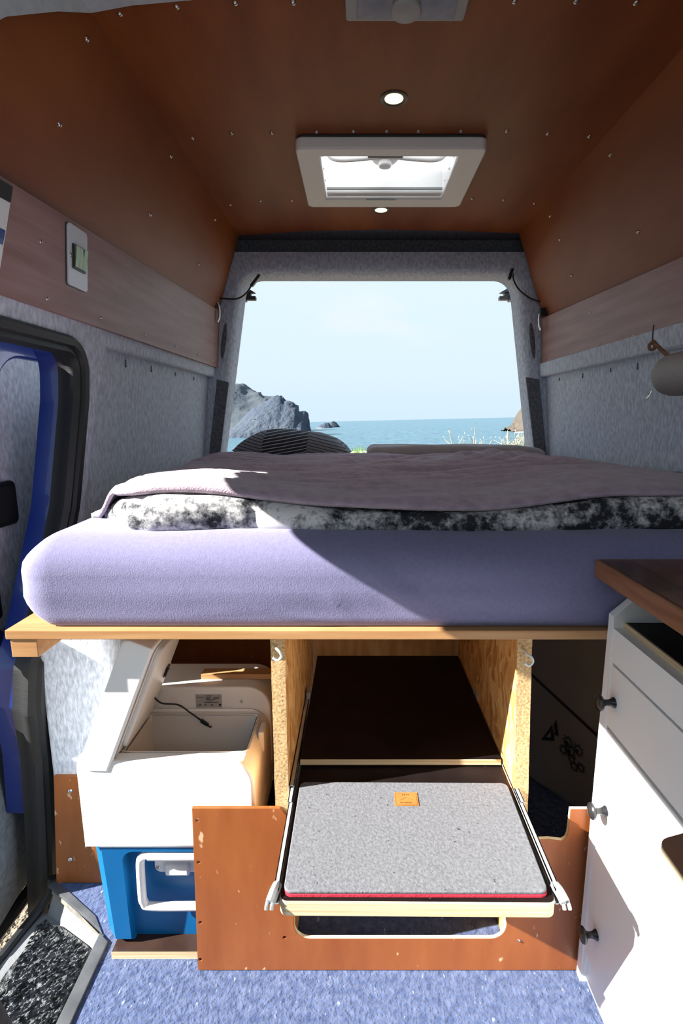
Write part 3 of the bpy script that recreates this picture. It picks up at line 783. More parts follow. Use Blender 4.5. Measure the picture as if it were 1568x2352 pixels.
for y, xs in ((.8705, (.084, .0875, .091, .0945)), (.8505, (.079, .0825, .087, .0905, .094, .0975))):
    for x in xs: g.box(x, x + .0020, y - .0012, y + .0012, .4108, .4112)
mk('stamp', g, leather_d, lb)

# ================================================================== COOL BOX
cb = thing('cool_box', 'blue and white electric cool box with its lid propped open', 'cool box', (-.37, 1.05, .018))
CY0, CY1 = .905, 1.22
def ring(z, x0, x1, y0, y1, ch):
    return [Vector(p) for p in ((x0 + ch, y0, z), (x1 - ch, y0, z), (x1, y0 + ch, z), (x1, y1 - ch, z), (x1 - ch, y1, z), (x0 + ch, y1, z), (x0, y1 - ch, z), (x0, y0 + ch, z))]
g = G().loft([ring(.0185, -.522, -.225, CY0 + .024, CY1 - .02, .022), ring(.030, -.531, -.217, CY0 + .014, CY1 - .012, .024), ring(.275, -.540, -.205, CY0 + .004, CY1, .026)])
alc = plate(rrect(-.474, .004, -.288, .250, .024, 6), d=.06, fn=lambda u, v, w: (u, CY0 - .025 + w, v))
body_o = mk('lower_body', cut(g, alc), blue_pl, cb, sharp=28)
# upper shell: rounded right shoulder profile, hollow well
prof_o = fillet([(-.545, .262), (-.200, .262), (-.200, .454), (-.546, .454)], [0, 0, .050, .012], 8)
g = plate(prof_o, d=CY1 - CY0 - .12, bev=.008, res=2, fn=lambda u, v, w: (u, CY0 + w, v))
well = G().box(-.470, -.222, .945, 1.082, .06, .52, .016, 3)
rebate = G().box(-.492, -.212, .932, 1.094, .4465, .52, .010, 2)
shell = cut(cut(g, rebate), well)
mk('upper_shell', shell, white_pl, cb, sharp=30)
# skirt flare under the white shell at the left corner
mk('shell_skirt', G().loft([ring(.262, -.541, -.203, CY0 + .003, CY1 - .02, .026), ring(.285, -.5495, -.199, CY0 + .001, CY1 - .02, .024), ring(.306, -.551, -.198, CY0 + .001, CY1 - .02, .022), ring(.318, -.546, -.200, CY0 + .001, CY1 - .02, .020)]), white_pl, cb, sharp=25)
g = G()                       # inner liner walls and floor
lx0, lx1, ly0, ly1 = -.466, -.226, .949, 1.078
g.mesh([(lx0, ly0, .446), (lx1, ly0, .446), (lx1, ly1, .446), (lx0, ly1, .446), (lx0 + .01, ly0 + .01, .20), (lx1 - .01, ly0 + .01, .20), (lx1 - .01, ly1 - .01, .20), (lx0 + .01, ly1 - .01, .20)],
       [(0, 1, 5, 4), (1, 2, 6, 5), (2, 3, 7, 6), (3, 0, 4, 7), (4, 5, 6, 7)])
mk('liner', g, cream_pl, cb)
g = G()
for d_, z in ((0, .4475), (.008, .4485)):
    lp = [Vector((p.x, p.y, z)) for p in rrect(lx0 - .004 - d_, ly0 - .004, lx1 + .004 + d_ * .4, ly1 + .004 + d_ * .5, .012, 5)]
    g.tube(lp + [lp[0]], .0014, 6, smooth=False)
mk('rim_bead', g, cream_pl, cb)
# rear compressor housing
prof_r = fillet([(-.545, .262), (-.198, .262), (-.198, .503), (-.545, .503)], [0, 0, .055, .03], 8)
mk('compressor_housing', plate(prof_r, d=CY1 - 1.10 + .0, bev=.006, res=2, fn=lambda u, v, w: (u, 1.10 + w, v)), white_pl, cb, sharp=30)
st = mk('rating_sticker', G().box(-.369, -.310, 1.0985, 1.0999, .4535, .4855), stk_m, cb)
def text(name, s, size, loc, rot, mat, parent, ext=.0002, align='CENTER'):
    cu = bpy.data.curves.new('t', 'FONT'); cu.body = s; cu.size = size; cu.extrude = ext; cu.align_x = align
    o = bpy.data.objects.new('t', cu); C.objects.link(o)
    dg = bpy.context.evaluated_depsgraph_get(); me = bpy.data.meshes.new_from_object(o.evaluated_get(dg))
    bpy.data.objects.remove(o); bpy.data.curves.remove(cu)
    me.transform(Matrix.Translation(loc) @ rot)
    return mk(name, me, mat, parent)
RX = Matrix.Rotation(R(90), 4, 'X')
text('printed_mark', 'CE', .0058, (-.3475, 1.0984, .4585), RX, mark_bk, st)
g = G()
for z, w0, w1 in ((.4825, -.345, -.332), (.4795, -.367, -.350), (.4795, -.346, -.334), (.4795, -.328, -.313), (.4765, -.346, -.336), (.4765, -.328, -.316), (.4730, -.345, -.325), (.4700, -.345, -.330), (.4665, -.350, -.318)):
    g.box(w0, w1, 1.0982, 1.0986, z - .0006, z + .0006)
g.box(-.3665, -.3575, 1.0982, 1.0986, .4588, .4596); g.box(-.3620, -.3575, 1.0982, 1.0986, .4596, .4615); g.box(-.3345, -.3305, 1.0982, 1.0986, .4585, .4615); g.box(-.3165, -.3120, 1.0982, 1.0986, .458, .463)
mk('printed_lines', g, mark_bk, st)
mk('moulded_symbol', G().box(-.2655, -.2645, 1.0985, 1.1005, .470, .4735).box(-.269, -.261, 1.0985, 1.1005, .4675, .4685).box(-.267, -.263, 1.0985, 1.1005, .4645, .4655), grey_pl, cb)
# latch bracket on the right rim
mk('latch_hook', G().box(-.2105, -.1975, 1.005, 1.045, .405, .452, .004), cream_pl, cb)
# open lid, hinged on the left, leaning towards the middle
A = R(67.5); H0 = Vector((-.536, 0, .455))
dirl = Vector((math.cos(A), 0, math.sin(A))); nrl = Vector((math.sin(A), 0, -math.cos(A)))   # along lid, towards inner face
def lidpt(l, t, y): p = H0 + dirl * l + nrl * t; return Vector((p.x, y, p.z))
lp = fillet([(-.022, .0), (.275, .0), (.275, .058), (.0, .058)], [.03, .014, .006, .0], 6)
lid = mk('lid', plate(lp, d=.195, bev=.004, res=2, fn=lambda u, v, w: lidpt(u, v, .903 + w)), white_pl, cb, sharp=30)
li = plate(rrect(.03, .935, .258, 1.085, .02, 5), d=.010, bev=.003, fn=lambda u, v, w: lidpt(u, .0575 + w, v))
mk('inner_panel', li, cream_pl, lid)
lg = [lidpt(l, .0585, y) for (l, y) in rrect(.015, .915, .268, 1.09, .016, 5)]
mk('lid_gasket', G().tube(lg + [lg[0]], .0022, 6, smooth=False), steel_plate, lid)
# strap with two black clips
mk('strap', G().tube([lidpt(.135, .070, 1.055), (-.438, 1.052, .552), (-.446, 1.05, .519), (-.430, 1.05, .494), (-.392, 1.05, .489), (-.368, 1.055, .467), (-.349, 1.068, .440)], .0019, 8), black_pl, cb)
def clip(p, d):
    p, d = Vector(p), Vector(d).normalized(); M = Matrix.Translation(p) @ d.to_track_quat('Z', 'Y').to_matrix().to_4x4()
    g = G().box(-.0045, .0045, -.003, .003, -.010, .010, .001, M=M)
    ringp = [M @ Vector((.0042 * math.cos(a), 0, .0135 + .0042 * math.sin(a))) for a in [2 * math.pi * k / 12 for k in range(13)]]
    g.tube(ringp, .0018, 6, smooth=False); return g
mk('strap_clip', clip(lidpt(.148, .071, 1.055), dirl), black_pl, cb)
mk('strap_clip', clip((-.344, 1.074, .431), (.6, .1, -.5)), black_pl, cb)
# carrying handle in the alcove
hd = mk('handle', G().tube([(-.330, CY0 + .012, .2375), (-.415, CY0 + .012, .2375), (-.433, CY0 + .012, .233), (-.4405, CY0 + .012, .218), (-.4405, CY0 + .008, .150), (-.438, CY0 + .008, .128), (-.420, CY0 + .008, .1185), (-.300, CY0 + .008, .1185)], .0085, 10), white_pl, cb)
mk('hinge_bar', G().cyl((-.4225, CY0 + .012, .236), (-.290, CY0 + .012, .236), .0105, n=14).box(-.4225, -.290, CY0 + .014, CY0 + .026, .238, .2475), white_pl, hd)
pl_ = mk('handle_plate', plate(fillet([(-.4185, .226), (-.322, .226), (-.322, .181), (-.4185, .181)], [.004, .004, .014, .014], 5), d=.008, bev=.002, fn=lambda u, v, w: (u, CY0 + .034 - w, v)), white_pl, cb)
mk('plate_boss', G().box(-.395, -.345, CY0 + .016, CY0 + .030, .180, .206, .005, 3), white_pl, pl_)
for x in (-.411, -.329):
    for z in (.219, .193): screw((x, CY0 + .0262, z), (0, -1, 0), pl_, .75)
# plywood base under the cool box
bs = thing('plywood_base', 'brown film-faced plywood slab under the cool box', 'board', (-.37, 1.05, 0))
mk('slab', G().box(-.510, -.20, .902, 1.25, .0005, .0178), ply_edge, bs)
mk('film_top', G().box(-.5095, -.2005, .9025, 1.2495, .0172, .0183), film_brown, bs)
# wooden slat lying on the cool box
mk_sl = mk('wooden_slat', G().box(-.366, -.163, 1.135, 1.165, .5035, .517, .0015), pine)
tag(mk_sl, 'short wooden slat lying on the back of the cool box', 'slat')

# ================================================================== DRAWER CABINET AND WORKTOP
cabt = thing('drawer_cabinet', 'white three-drawer cabinet under the walnut worktop', 'cabinet', (.64, .55, 0))
XF = .440
side = [(XF, .012), (.86, .012), (.86, .836), (.508, .836), (XF, .772)]
mk('end_panel', plate(side, d=.018, bev=.001, fn=lambda u, v, w: (u, .8670 - w, v)), white_lac, cabt)
mk('end_panel', plate(side, d=.018, bev=.001, fn=lambda u, v, w: (u, .118 - w, v)), white_lac, cabt)
mk('back_wall', G().box(.842, .858, .12, .852, .02, .834), white_int, cabt)
mk('stile', G().box(XF + .002, XF + .02, .8415, .8535, .04, .745), white_lac, cabt)
mk('top_rail', G().box(XF + .001, XF + .02, .119, .8535, .692, .752, .001), white_lac, cabt)
mk('base_rail', G().box(XF + .010, XF + .026, .119, .8535, .02, .086, .001), white_lac, cabt)
mk('bottom_panel', G().box(XF + .03, .84, .119, .853, .07, .085), white_int, cabt)
def knob(parent, y, z):
    M = Matrix.Translation((XF, y, z)) @ Matrix.Rotation(R(-90), 4, 'Y')
    g = G().lathe([(.0095, -.001), (.0090, .002), (.0062, .006), (.0050, .013), (.0062, .018), (.0120, .0215), (.0142, .0235), (.0142, .0262), (.0125, .0282), (.0118, .0270), (.0090, .0290), (.0040, .0300), (.0004, .0303)], M, 24)
    mk('knob', g, knob_bk, parent)
for (z0, z1, kz) in ((.5745, .6885, .628), (.3475, .5685, .423), (.0945, .3415, .172)):
    d_ = mk('drawer', G().box(XF, XF + .018, .130, .8395, z0, z1, .0015).box(XF + .018, .83, .140, .830, z0 + .01, z1 - .03), white_lac, cabt)
    knob(d_, .822 if kz > .5 else .815 if kz > .3 else .806, kz)
il = mk('inner_board', G().box(.462, .540, .124, .850, .750, .7615), film_black, cabt)
mk('inner_board_edge', G().box(.4585, .4622, .124, .850, .7495, .7618), ply_edge, il)
wt = thing('worktop', 'walnut butcher-block worktop at the right edge', 'worktop', (.65, .55, .838))
NSX, xw0, xw1 = 9, .4165, .858
for i in range(NSX):
    a, b_ = xw0 + (xw1 - xw0) * i / NSX, xw0 + (xw1 - xw0) * (i + 1) / NSX
    ys = [.08] + [v for v in (.20 + .13 * ((i * 7) % 3) / 2, .47 + .1 * ((i * 5) % 4) / 3, .70 + .09 * ((i * 3) % 4) / 3)] + [.863]
    for k in range(len(ys) - 1):
        mk('stave', G().box(a + .0002, b_ - .0002, ys[k] + .0002, ys[k + 1] - .0002, .8385, .8690 - .0002 * ((i + k) % 2)), walnut, wt)
mk('edge_strip', G().box(.4095, .4163, .08, .8690, .8380, .8692, .0022, 3), walnut_edge, wt)
mk('end_strip', G().box(.4165, .858, .8632, .8690, .8380, .8692, .001), walnut_edge, wt)
# small plywood leaf jutting out at the right edge
tl = thing('table_leaf', 'small plywood fold-out leaf jutting from the drawers at the right edge', 'shelf', (.39, .40, .567))
lo_ = fillet([(.352, .22), (.438, .22), (.438, .560), (.352, .535)], [.01, 0, 0, .02], 5)
mk('leaf', plate(lo_, d=.020, fn=lambda u, v, w: (u, v, .600 + w)), ply_edge, tl)
mk('leaf_veneer', plate([(p.x + .0004, p.y - .0008) for p in lo_], d=.0008, fn=lambda u, v, w: (u, v, .6201 + w)), walnut_edge, tl)

# ================================================================== SURFBOARD
sb = thing('surfboard', 'grey surfboard on edge behind the drawers with black printed marks', 'surfboard', (.55, 1.4, 0))
ds = Vector((.473, -.881, 0)); nsb = Vector((-.881, -.473, 0)); P0 = Vector((.528, 1.45, 0))
def sbp(s, z, t): return P0 + ds * s + Vector((0, 0, z)) + nsb * t
so_ = fillet([(-.62, .16), (-.45, .02), (.0, .002), (.30, .03), (.40, .12), (.42, .34), (.36, .55), (.10, .66), (-.40, .66), (-.60, .50)], [.1, .2, .2, .15, .1, .1, .15, .3, .2, .15], 6)
mk('hull', plate(so_, d=.055, bev=.02, res=3, fn=lambda u, v, w: sbp(u, v, w - .055)), board_gl, sb)
mk('stringer', plate([(-.58, .505), (.40, .226), (.40, .236), (-.58, .515)], d=.0008, fn=lambda u, v, w: sbp(u, v, w)), mark_bk, sb)
mk('triangle_mark', plate([(.044, .161), (.091, .186), (.089, .198), (.079, .231)], [[(.060, .180), (.079, .190), (.076, .207)]], d=.0006, fn=lambda u, v, w: sbp(u, v, w)), mark_bk, sb)
mk('triangle_mark', plate([(.086, .203), (.104, .209), (.092, .254), (.0845, .232), (.091, .214)], d=.0006, fn=lambda u, v, w: sbp(u, v, w)), mark_bk, sb)
random.seed(3)
g = G()
for (s, z, r) in ((.137, .209, .017), (.124, .178, .013), (.172, .205, .016), (.146, .188, .020), (.163, .150, .013), (.185, .160, .012), (.152, .168, .012)):
    n = 15
    for k in range(n):
        a = 2 * math.pi * k / n; rr = r * (1 + .22 * (k % 2))
        p, q = (s + r * .62 * math.cos(a), z + r * .62 * math.sin(a)), (s + rr * math.cos(a + .25), z + rr * math.sin(a + .25))
        g.tube([sbp(*p, .0006), sbp(*q, .0006)], .0009 + .0006 * random.random(), 4, smooth=False)
    c_ = [sbp(s + r * .66 * math.cos(2 * math.pi * k / 18), z + r * .66 * math.sin(2 * math.pi * k / 18), .0006) for k in range(19)]
    g.tube(c_, .0013, 4, smooth=False)
    if r > .015: g.add(plate(circle(s - .004, z - .004, r * .36), d=.0006, fn=lambda u, v, w: sbp(u, v, w)).bm)
mk('ornament_print', g, mark_bk, sb)

# ================================================================== SWITCH, LAMPS, VENT
sw = thing('light_switch', 'white wall plate with three olive rocker switches on the left board', 'switch', (-.61, 1.22, 1.45))
fs = lambda z, w: fx(z) + w
mk('plate', plate(rrect(1.182, 1.388, 1.262, 1.512, .008, 5), d=.004, bev=.001, fn=lambda u, v, w: (fs(v, w + .0004), u, v)), plate_w, sw)
mk('back_box', plate(rrect(1.178, 1.386, 1.260, 1.510, .006, 4), d=.0006, fn=lambda u, v, w: (fs(v, w + .0001), u, v)), black_pl, sw)
mk('rocker_frame', plate(rrect(1.197, 1.424, 1.249, 1.474, .002, 3), d=.003, fn=lambda u, v, w: (fs(v, w + .0044), u, v)), black_pl, sw)
for k in range(3):
    y = 1.2005 + k * .0155
    g = G(); q = [Vector((fs(z, .0074 + h), yy, z)) for yy in (y, y + .0148) for (z, h) in ((1.428, .0), (1.428, .002), (1.449, .004), (1.470, .005 if k < 2 else .007), (1.470, 0))]
    g.mesh(q, [(0, 1, 2, 3, 4), (9, 8, 7, 6, 5), (0, 5, 6, 1), (1, 6, 7, 2), (2, 7, 8, 3), (3, 8, 9, 4), (4, 9, 5, 0)])
    mk('rocker', g, rocker_m, sw)
screw((fs(1.449, .0046), 1.191, 1.449), (1, 0, 0), sw, .7); screw((fs(1.449, .0046), 1.2545, 1.449), (1, 0, 0), sw, .7)

def downlight(x, y, label):
    t = thing('downlight', label, 'ceiling light', (x, y, 1.868))
    M = Matrix.Translation((x, y, 1.868)) @ Matrix.Rotation(R(180), 4, 'X')
    mk('trim_ring', G().lathe([(.0255, 0), (.0345, 0), (.0340, .0012), (.0285, .0022), (.0262, .0010)], M, 28), film_brown, t)
    mk('lens', G().lathe([(.0255, -.001), (.0255, .0006), (.02, .0014), (.0005, .0018)], M, 28), led, t)
    ld = bpy.data.lights.new('downlight_glow', 'SPOT'); lo = bpy.data.objects.new('downlight_glow', ld); C.objects.link(lo)
    ld.energy = .8; ld.color = (1, .86, .55); ld.spot_size = R(150); ld.spot_blend = 1; ld.shadow_soft_size = .025
    lo.parent = t; lo.location = (0, 0, -.006)
downlight(.089, 1.424, 'round warm recessed light in front of the roof hatch')
downlight(.089, 2.118, 'round warm recessed light behind the roof hatch')

rv = thing('roof_hatch', 'white-framed opal roof hatch in the dark ceiling', 'roof hatch', (.095, 1.8, 1.835))
fo = rrect(-.172, 1.592, .360, 2.004, .022, 6); fi = [(-.105, 1.640), (.286, 1.640), (.284, 1.935), (-.105, 1.935)]
mk('frame', plate(fo, [fi], d=.031, bev=.005, res=3, fn=lambda u, v, w: (u, v, 1.835 + w)), white_pl, rv, sharp=40)
mk('rubber_gasket', plate(rrect(-.165, 1.585, .353, 1.995, .022, 6), [[(-.12, 1.625), (.30, 1.625), (.30, 1.945), (-.12, 1.945)]], d=.0022, fn=lambda u, v, w: (u, v, 1.866 + w - .0005)), black_pl, rv)
g = G()
x0, x1, y0, y1 = -.104, .285, 1.641, 1.934
g.mesh([(x0, y0, 1.84), (x1, y0, 1.84), (x1, y1, 1.84), (x0, y1, 1.84), (x0, y0, 1.925), (x1, y0, 1.925), (x1, y1, 1.925), (x0, y1, 1.925)], [(0, 1, 5, 4), (1, 2, 6, 5), (2, 3, 7, 6), (3, 0, 4, 7)])
mk('well', g, white_pl, rv)
dn = []; 
for j in range(13):
    row = []
    for i in range(17):
        u, v = 2 * i / 16 - 1, 2 * j / 12 - 1
        row.append(Vector((.0905 + u * .215, 1.7875 + v * .165, 1.922 + .030 * (1 - u ** 4) * (1 - v ** 4))))
    dn.append(row)
mk('dome', G().loft(dn, cap=False, closed=False), opal, rv, sharp=80)
mk('blind_cassette', G().cyl((x0 + .004, y1 - .014, 1.848), (x1 - .004, y1 - .014, 1.848), .008, n=12).box(x0 + .002, x1 - .002, y1 - .034, y1 - .026, 1.842, 1.850, .001), white_pl, rv)
mk('blind_rail', G().box(x0 + .004, x1 - .004, y1 - .050, y1 - .044, 1.846, 1.854, .001), grey_pl, rv)
mk('blind_grip', G().box(.03, .13, y1 - .003, y1 + .004, 1.8335, 1.838, .001), grey_pl, rv)
mk('blind_grip', G().box(.03, .13, 1.639, 1.645, 1.8335, 1.838, .001), grey_pl, rv)
mk('support_bar', G().tube([(-.090, 1.775, 1.915), (-.082, 1.772, 1.895), (-.055, 1.770, 1.886), (.0, 1.770, 1.888), (.09, 1.768, 1.894), (.18, 1.770, 1.888), (.235, 1.770, 1.886), (.262, 1.772, 1.895), (.270, 1.775, 1.915)], .008, 12), white_pl, rv)
M = Matrix.Translation((.088, 1.825, 1.918)) @ Matrix.Rotation(R(180), 4, 'X')
kb = mk('turn_knob', G().lathe([(.046, -.01), (.045, .004), (.036, .013), (.021, .016), (.0205, .027), (.018, .030), (.0005, .0305)], M, 28), white_pl, rv)
for yy in (1.70, 1.78, 1.86):
    screw((x1 - .0005, yy, 1.865), (-1, 0, 0), rv, .6); screw((x0 + .0005, yy, 1.865), (1, 0, 0), rv, .6)

dm = thing('dome_light', 'grey plastic courtesy light with blue-grey lenses at the top edge', 'ceiling light', (.09, 1.09, 1.868))
mk('housing', plate(rrect(-.022, 1.030, .203, 1.150, .006, 4), d=.016, bev=.003, fn=lambda u, v, w: (u, v, 1.852 + w)), steel_plate, dm)
mk('lens', G().box(.000, .065, 1.045, 1.140, 1.8495, 1.853, .001), lens_b, dm)
mk('lens', G().box(.116, .182, 1.045, 1.140, 1.8495, 1.853, .001), lens_b, dm)
mk('rocker', G().lathe([(.030, 0), (.030, .003), (.027, .006), (.0005, .008)], Matrix.Translation((.0905, 1.12, 1.8525)) @ Matrix.Rotation(R(180), 4, 'X'), 24), steel_plate, dm)

# ---- clip lamps at the rear ends of the boards
def clip_lamp(s, path, head, cl, label):
    t = thing('clip_lamp', label, 'lamp', cl)
    mk('cable', G().tube(path, .0035, 8), black_pl, t)
    a, b_ = Vector(head[0]), Vector(head[1]); d = (b_ - a).normalized()
    M = Matrix.Translation((a + b_) / 2) @ d.to_track_quat('Z', 'Y').to_matrix().to_4x4()
    L = (b_ - a).length
    h = mk('lamp_head', G().box(-.011, .011, -.006, .006, -L / 2, L / 2, .005, 3, M=M), black_pl, t)
    mk('lamp_lens', G().box(-.0085, .0085, -.0072, -.0058, -L / 2 + .006, L / 2 - .012, .0005, M=M), white_pl if s > 0 else steel_plate, h)
    x, y, z = cl
    mk('clamp_body', G().box(x - .022, x + .012, y - .012, y + .012, z + .014, z + .046, .004, 3), black_pl, t)
    i = -s     # towards the aisle
    mk('clamp_lever', G().tube([(x + i * .014, y, z + .036), (x + i * .020, y, z + .010), (x + i * .019, y - .002, z - .025), (x + i * .012, y - .004, z - .045)], .005, 8), chrome, t)
clip_lamp(-1, [(-.610, 2.37, 1.578), (-.609, 2.375, 1.600), (-.590, 2.385, 1.612), (-.52, 2.39, 1.612), (-.478, 2.395, 1.638), (-.458, 2.40, 1.668)], ((-.460, 2.400, 1.664), (-.419, 2.400, 1.712)), (-.612, 2.36, 1.555), 'black clip lamp with bent cable at the rear end of the left board')
clip_lamp(1, [(.815, 2.37, 1.552), (.812, 2.375, 1.580), (.79, 2.385, 1.598), (.745, 2.39, 1.616), (.700, 2.395, 1.650), (.676, 2.40, 1.690), (.670, 2.402, 1.730)], ((.654, 2.400, 1.690), (.668, 2.400, 1.737)), (.803, 2.36, 1.522), 'black clip lamp with white lens at the rear end of the right board')
# ---- rear door catches
for s, x, lab in ((1, -.512, 'black door catch standing out of the left rear door frame'), (-1, .700, 'grey door catch standing out of the right rear door frame')):
    t = thing('door_catch', lab, 'door catch', (x, 2.58, 1.66))
    mt = cloth_w if s > 0 else grey_pl
    mk('jaw', G().box(min(x, x + s * .044), max(x, x + s * .044), 2.545, 2.575, 1.640, 1.658, .004), mt, t)
    mk('jaw', plate([(x, 1.668), (x + s * .042, 1.672), (x + s * .010, 1.690), (x, 1.692)], d=.026, fn=lambda u, v, w: (u, 2.547 + w, v)), mt, t)
    mk('pivot', G().box(min(x, x + s * .022), max(x, x + s * .022), 2.547, 2.573, 1.655, 1.675, .002), mt, t)
    mk('mount', G().box(min(x - s * .03, x), max(x - s * .03, x), 2.53, 2.575, 1.635, 1.695), mt, t)

# ---- hanging roll on the right
rl = thing('hanging_roll', 'grey vinyl roll hanging by a rope from the right board', 'roll', (.765, 1.1, 1.16))
M = Matrix.Translation((.752, 1.310, 1.208)) @ Matrix.Rotation(R(90), 4, 'X')
mk('roll_body', G().lathe([(.0006, 0), (.018, .001), (.032, .004), (.041, .010), (.047, .019), (.0495, .032), (.050, .05), (.050, .62), (.040, .65), (.0006, .66)], M, 36), roll_m, rl, sharp=80)
mk('rope', G().tube([(.725, 1.335, 1.292), (.733, 1.315, 1.272), (.745, 1.292, 1.252), (.762, 1.27, 1.25)], .0048, 8).tube([(.725, 1.335, 1.292), (.718, 1.338, 1.282), (.721, 1.336, 1.272), (.730, 1.333, 1.276), (.727, 1.335, 1.288)], .004, 8), rope_m, rl)
mk('screw_hook', G().tube([(.724, 1.337, 1.330), (.724, 1.337, 1.300), (.728, 1.335, 1.290)], .0018, 6), black_pl, rl)
mk('metal_tab', G().tube([(.716, 1.305, 1.172), (.712, 1.306, 1.160), (.706, 1.307, 1.152)], .0028, 8), chrome, rl)

# ================================================================== SLIDING DOOR, STEP, OUTSIDE
sdr = thing('sliding_door', 'blue sliding side door standing open outside the left wall', 'sliding door', (-.88, 1.6, -.1))
mk('door_shell', G().box(-.93, -.880, 1.06, 2.25, -.12, 1.35, .02, 3), paint, sdr)
fr_out = fillet([(1.10, .50), (2.2, .50), (2.2, 1.33), (1.18, 1.33)], [.05, .05, .05, .12], 6)
fr_in = fillet([(1.17, .60), (2.1, .60), (2.1, 1.255), (1.285, 1.255)], [.03, .03, .03, .11], 6)
mk('inner_frame', plate(fr_out, [fr_in], d=.03, bev=.008, res=2, fn=lambda u, v, w: (-.882 + w, u, v)), paint_in, sdr)
b = bmesh.new(); rows = []
for j in range(26):
    row = []
    for i in range(30):
        u, v = i / 29, j / 25
        z = .56 + v * .70; y = 1.135 + .115 * sm(0, 1, v) * v + u * .95
        if j == 25: z += .012 * noise.noise((y * 14, 0, 0))
        if v > .8: y += .10 * ((v - .8) / .2) ** 2 * (1 - u)
        row.append(b.verts.new((-.866 + .006 * noise.noise((y * 6, z * 6, 0)), y, z)))
    rows.append(row)
for j in range(25):
    for i in range(29): b.faces.new((rows[j][i], rows[j][i + 1], rows[j + 1][i + 1], rows[j + 1][i]))
ex = bmesh.ops.extrude_face_region(b, geom=list(b.faces))
for v in [q for q in ex['geom'] if isinstance(q, bmesh.types.BMVert)]: v.co.x -= .016
g = G(); g.add(b); mk('felt_lining', g, felt, sdr, sharp=60)
hdl = mk('handle_recess', plate(rrect(1.06, .845, 1.305, .955, .018, 5), d=.014, bev=.004, fn=lambda u, v, w: (-.872 + w, u, v)), black_pl, sdr)
mk('handle_pull', plate(rrect(1.08, .858, 1.292, .942, .012, 5), d=.004, fn=lambda u, v, w: (-.8585 + w, u, v)), cloth_w, hdl)
mk('dark_inset', plate(rrect(1.0, .63, 1.205, .745, .012, 5), d=.008, bev=.002, fn=lambda u, v, w: (-.868 + w, u, v)), black_pl, sdr)
mk('lower_panel', rbox((-.95, 1.02, -.13), (-.862, 1.55, .475), .04, (6, 12, 16), lambda p, n: Vector((p.x + .015 * noise.noise((p.y * 5, p.z * 5, 0)), p.y - .03 * sm(.3, -.1, p.z), p.z)), 5), pocket_m, sdr, sharp=80)
mk('strap_loop', G().tube([(-.865, 1.05, .440), (-.850, 1.11, .463), (-.843, 1.17, .455), (-.850, 1.18, .437), (-.855, 1.12, .425), (-.865, 1.05, .413)], .010, 8), rubber, sdr)
mk('bottom_rubber', G().tube([(-.895, .99, -.135), (-.885, 1.05, -.14), (-.875, 1.20, -.135), (-.875, 1.50, -.13)], .016, 8), rubber, sdr)

stp = thing('door_step', 'grey plastic step well with looped black mat below the side door', 'step', (-.66, .8, -.14))
# tread, riser at the back, outer rim
tz = -.075
g = G().mesh([(-.575, .980, -.020), (-.732, 1.076, -.020), (-.748, 1.066, tz), (-.600, .985, tz)], [(0, 1, 2, 3)])
g.mesh([(-.575, .980, -.020), (-.600, .985, tz), (-.580, .945, tz), (-.553, .950, -.020)], [(0, 1, 2, 3)])
mk('back_riser', g, step_pl, stp)
mk('side_riser', G().mesh([(-.546, .0, -.006), (-.560, .950, -.006), (-.585, .95, tz), (-.570, .0, tz)], [(0, 1, 2, 3)]), strip_pl, stp)
mk('tread', plate([(-.545, .0), (-.79, .0), (-.790, .90), (-.765, 1.07), (-.745, 1.075), (-.58, .99), (-.56, .95)], d=.012, fn=lambda u, v, w: (u, v, tz - .012 + w)), step_pl, stp)
mt_o = fillet([(-.578, .10), (-.765, .10), (-.758, .93), (-.735, 1.056), (-.602, .985)], [.02, .02, .05, .035, .02], 6)
mk('loop_mat', plate(mt_o, d=.006, bev=.002, res=2, fn=lambda u, v, w: (u, v, tz + w)), mat_loop, stp)
# curls of the mat as real tufts
random.seed(5); g = bmesh.new()
for _ in range(2600):
    x = random.uniform(-.755, -.585); y = random.uniform(.66, 1.05)
    if y > .975 + (-.602 - x) * .52 or x < -.75 - .1 * (y - 1.0): continue
    a = random.uniform(-.5, .5) + R(60); l = random.uniform(.004, .008)
    dx, dy = math.cos(a) * l, math.sin(a) * l; wd = .0016
    px, py = -math.sin(a) * wd, math.cos(a) * wd; z = tz + .0058; h = random.uniform(.002, .0045)
    vs = [g.verts.new(p) for p in ((x - dx, y - dy, z), (x + px, y + py, z), (x + dx, y + dy, z), (x - px, y - py, z), (x, y, z + h))]
    for f in ((0, 1, 4), (1, 2, 4), (2, 3, 4), (3, 0, 4)): g.faces.new([vs[i] for i in f])
gg = G(); gg.add(g); mt2 = mk('mat_tufts', gg, mat_loop, stp); mt2['kind'] = 'stuff'
mk('outer_rim', G().tube([(-.745, 1.098, .0), (-.752, 1.088, -.04), (-.772, 1.060, -.066), (-.790, .98, -.074), (-.797, .85, -.076), (-.80, .0, -.076)], .011, 8), rubber, stp)
# edge strips along the floor
t2 = struct(mk('trim_2', plate([(-.546, .0), (-.519, .0), (-.533, .935), (-.560, .955)], d=.007, bev=.002, fn=lambda u, v, w: (u, v, -.001 + w)), strip_pl), 'dark edge strip along the carpet beside the step')
t3 = struct(mk('trim_3', plate([(-.556, .960), (-.590, 1.000), (-.730, 1.092), (-.742, 1.078), (-.600, .990)], d=.007, bev=.001, fn=lambda u, v, w: (u, v - .004, -.004 + w)), strip_pl), 'dark metal strip at the back edge of the step')
mk('dusty_ledge', G().mesh([(-.560, .956, -.004), (-.733, 1.075, -.004), (-.735, 1.072, -.020), (-.564, .962, -.020)], [(0, 1, 2, 3)]), dust_pl, t3)
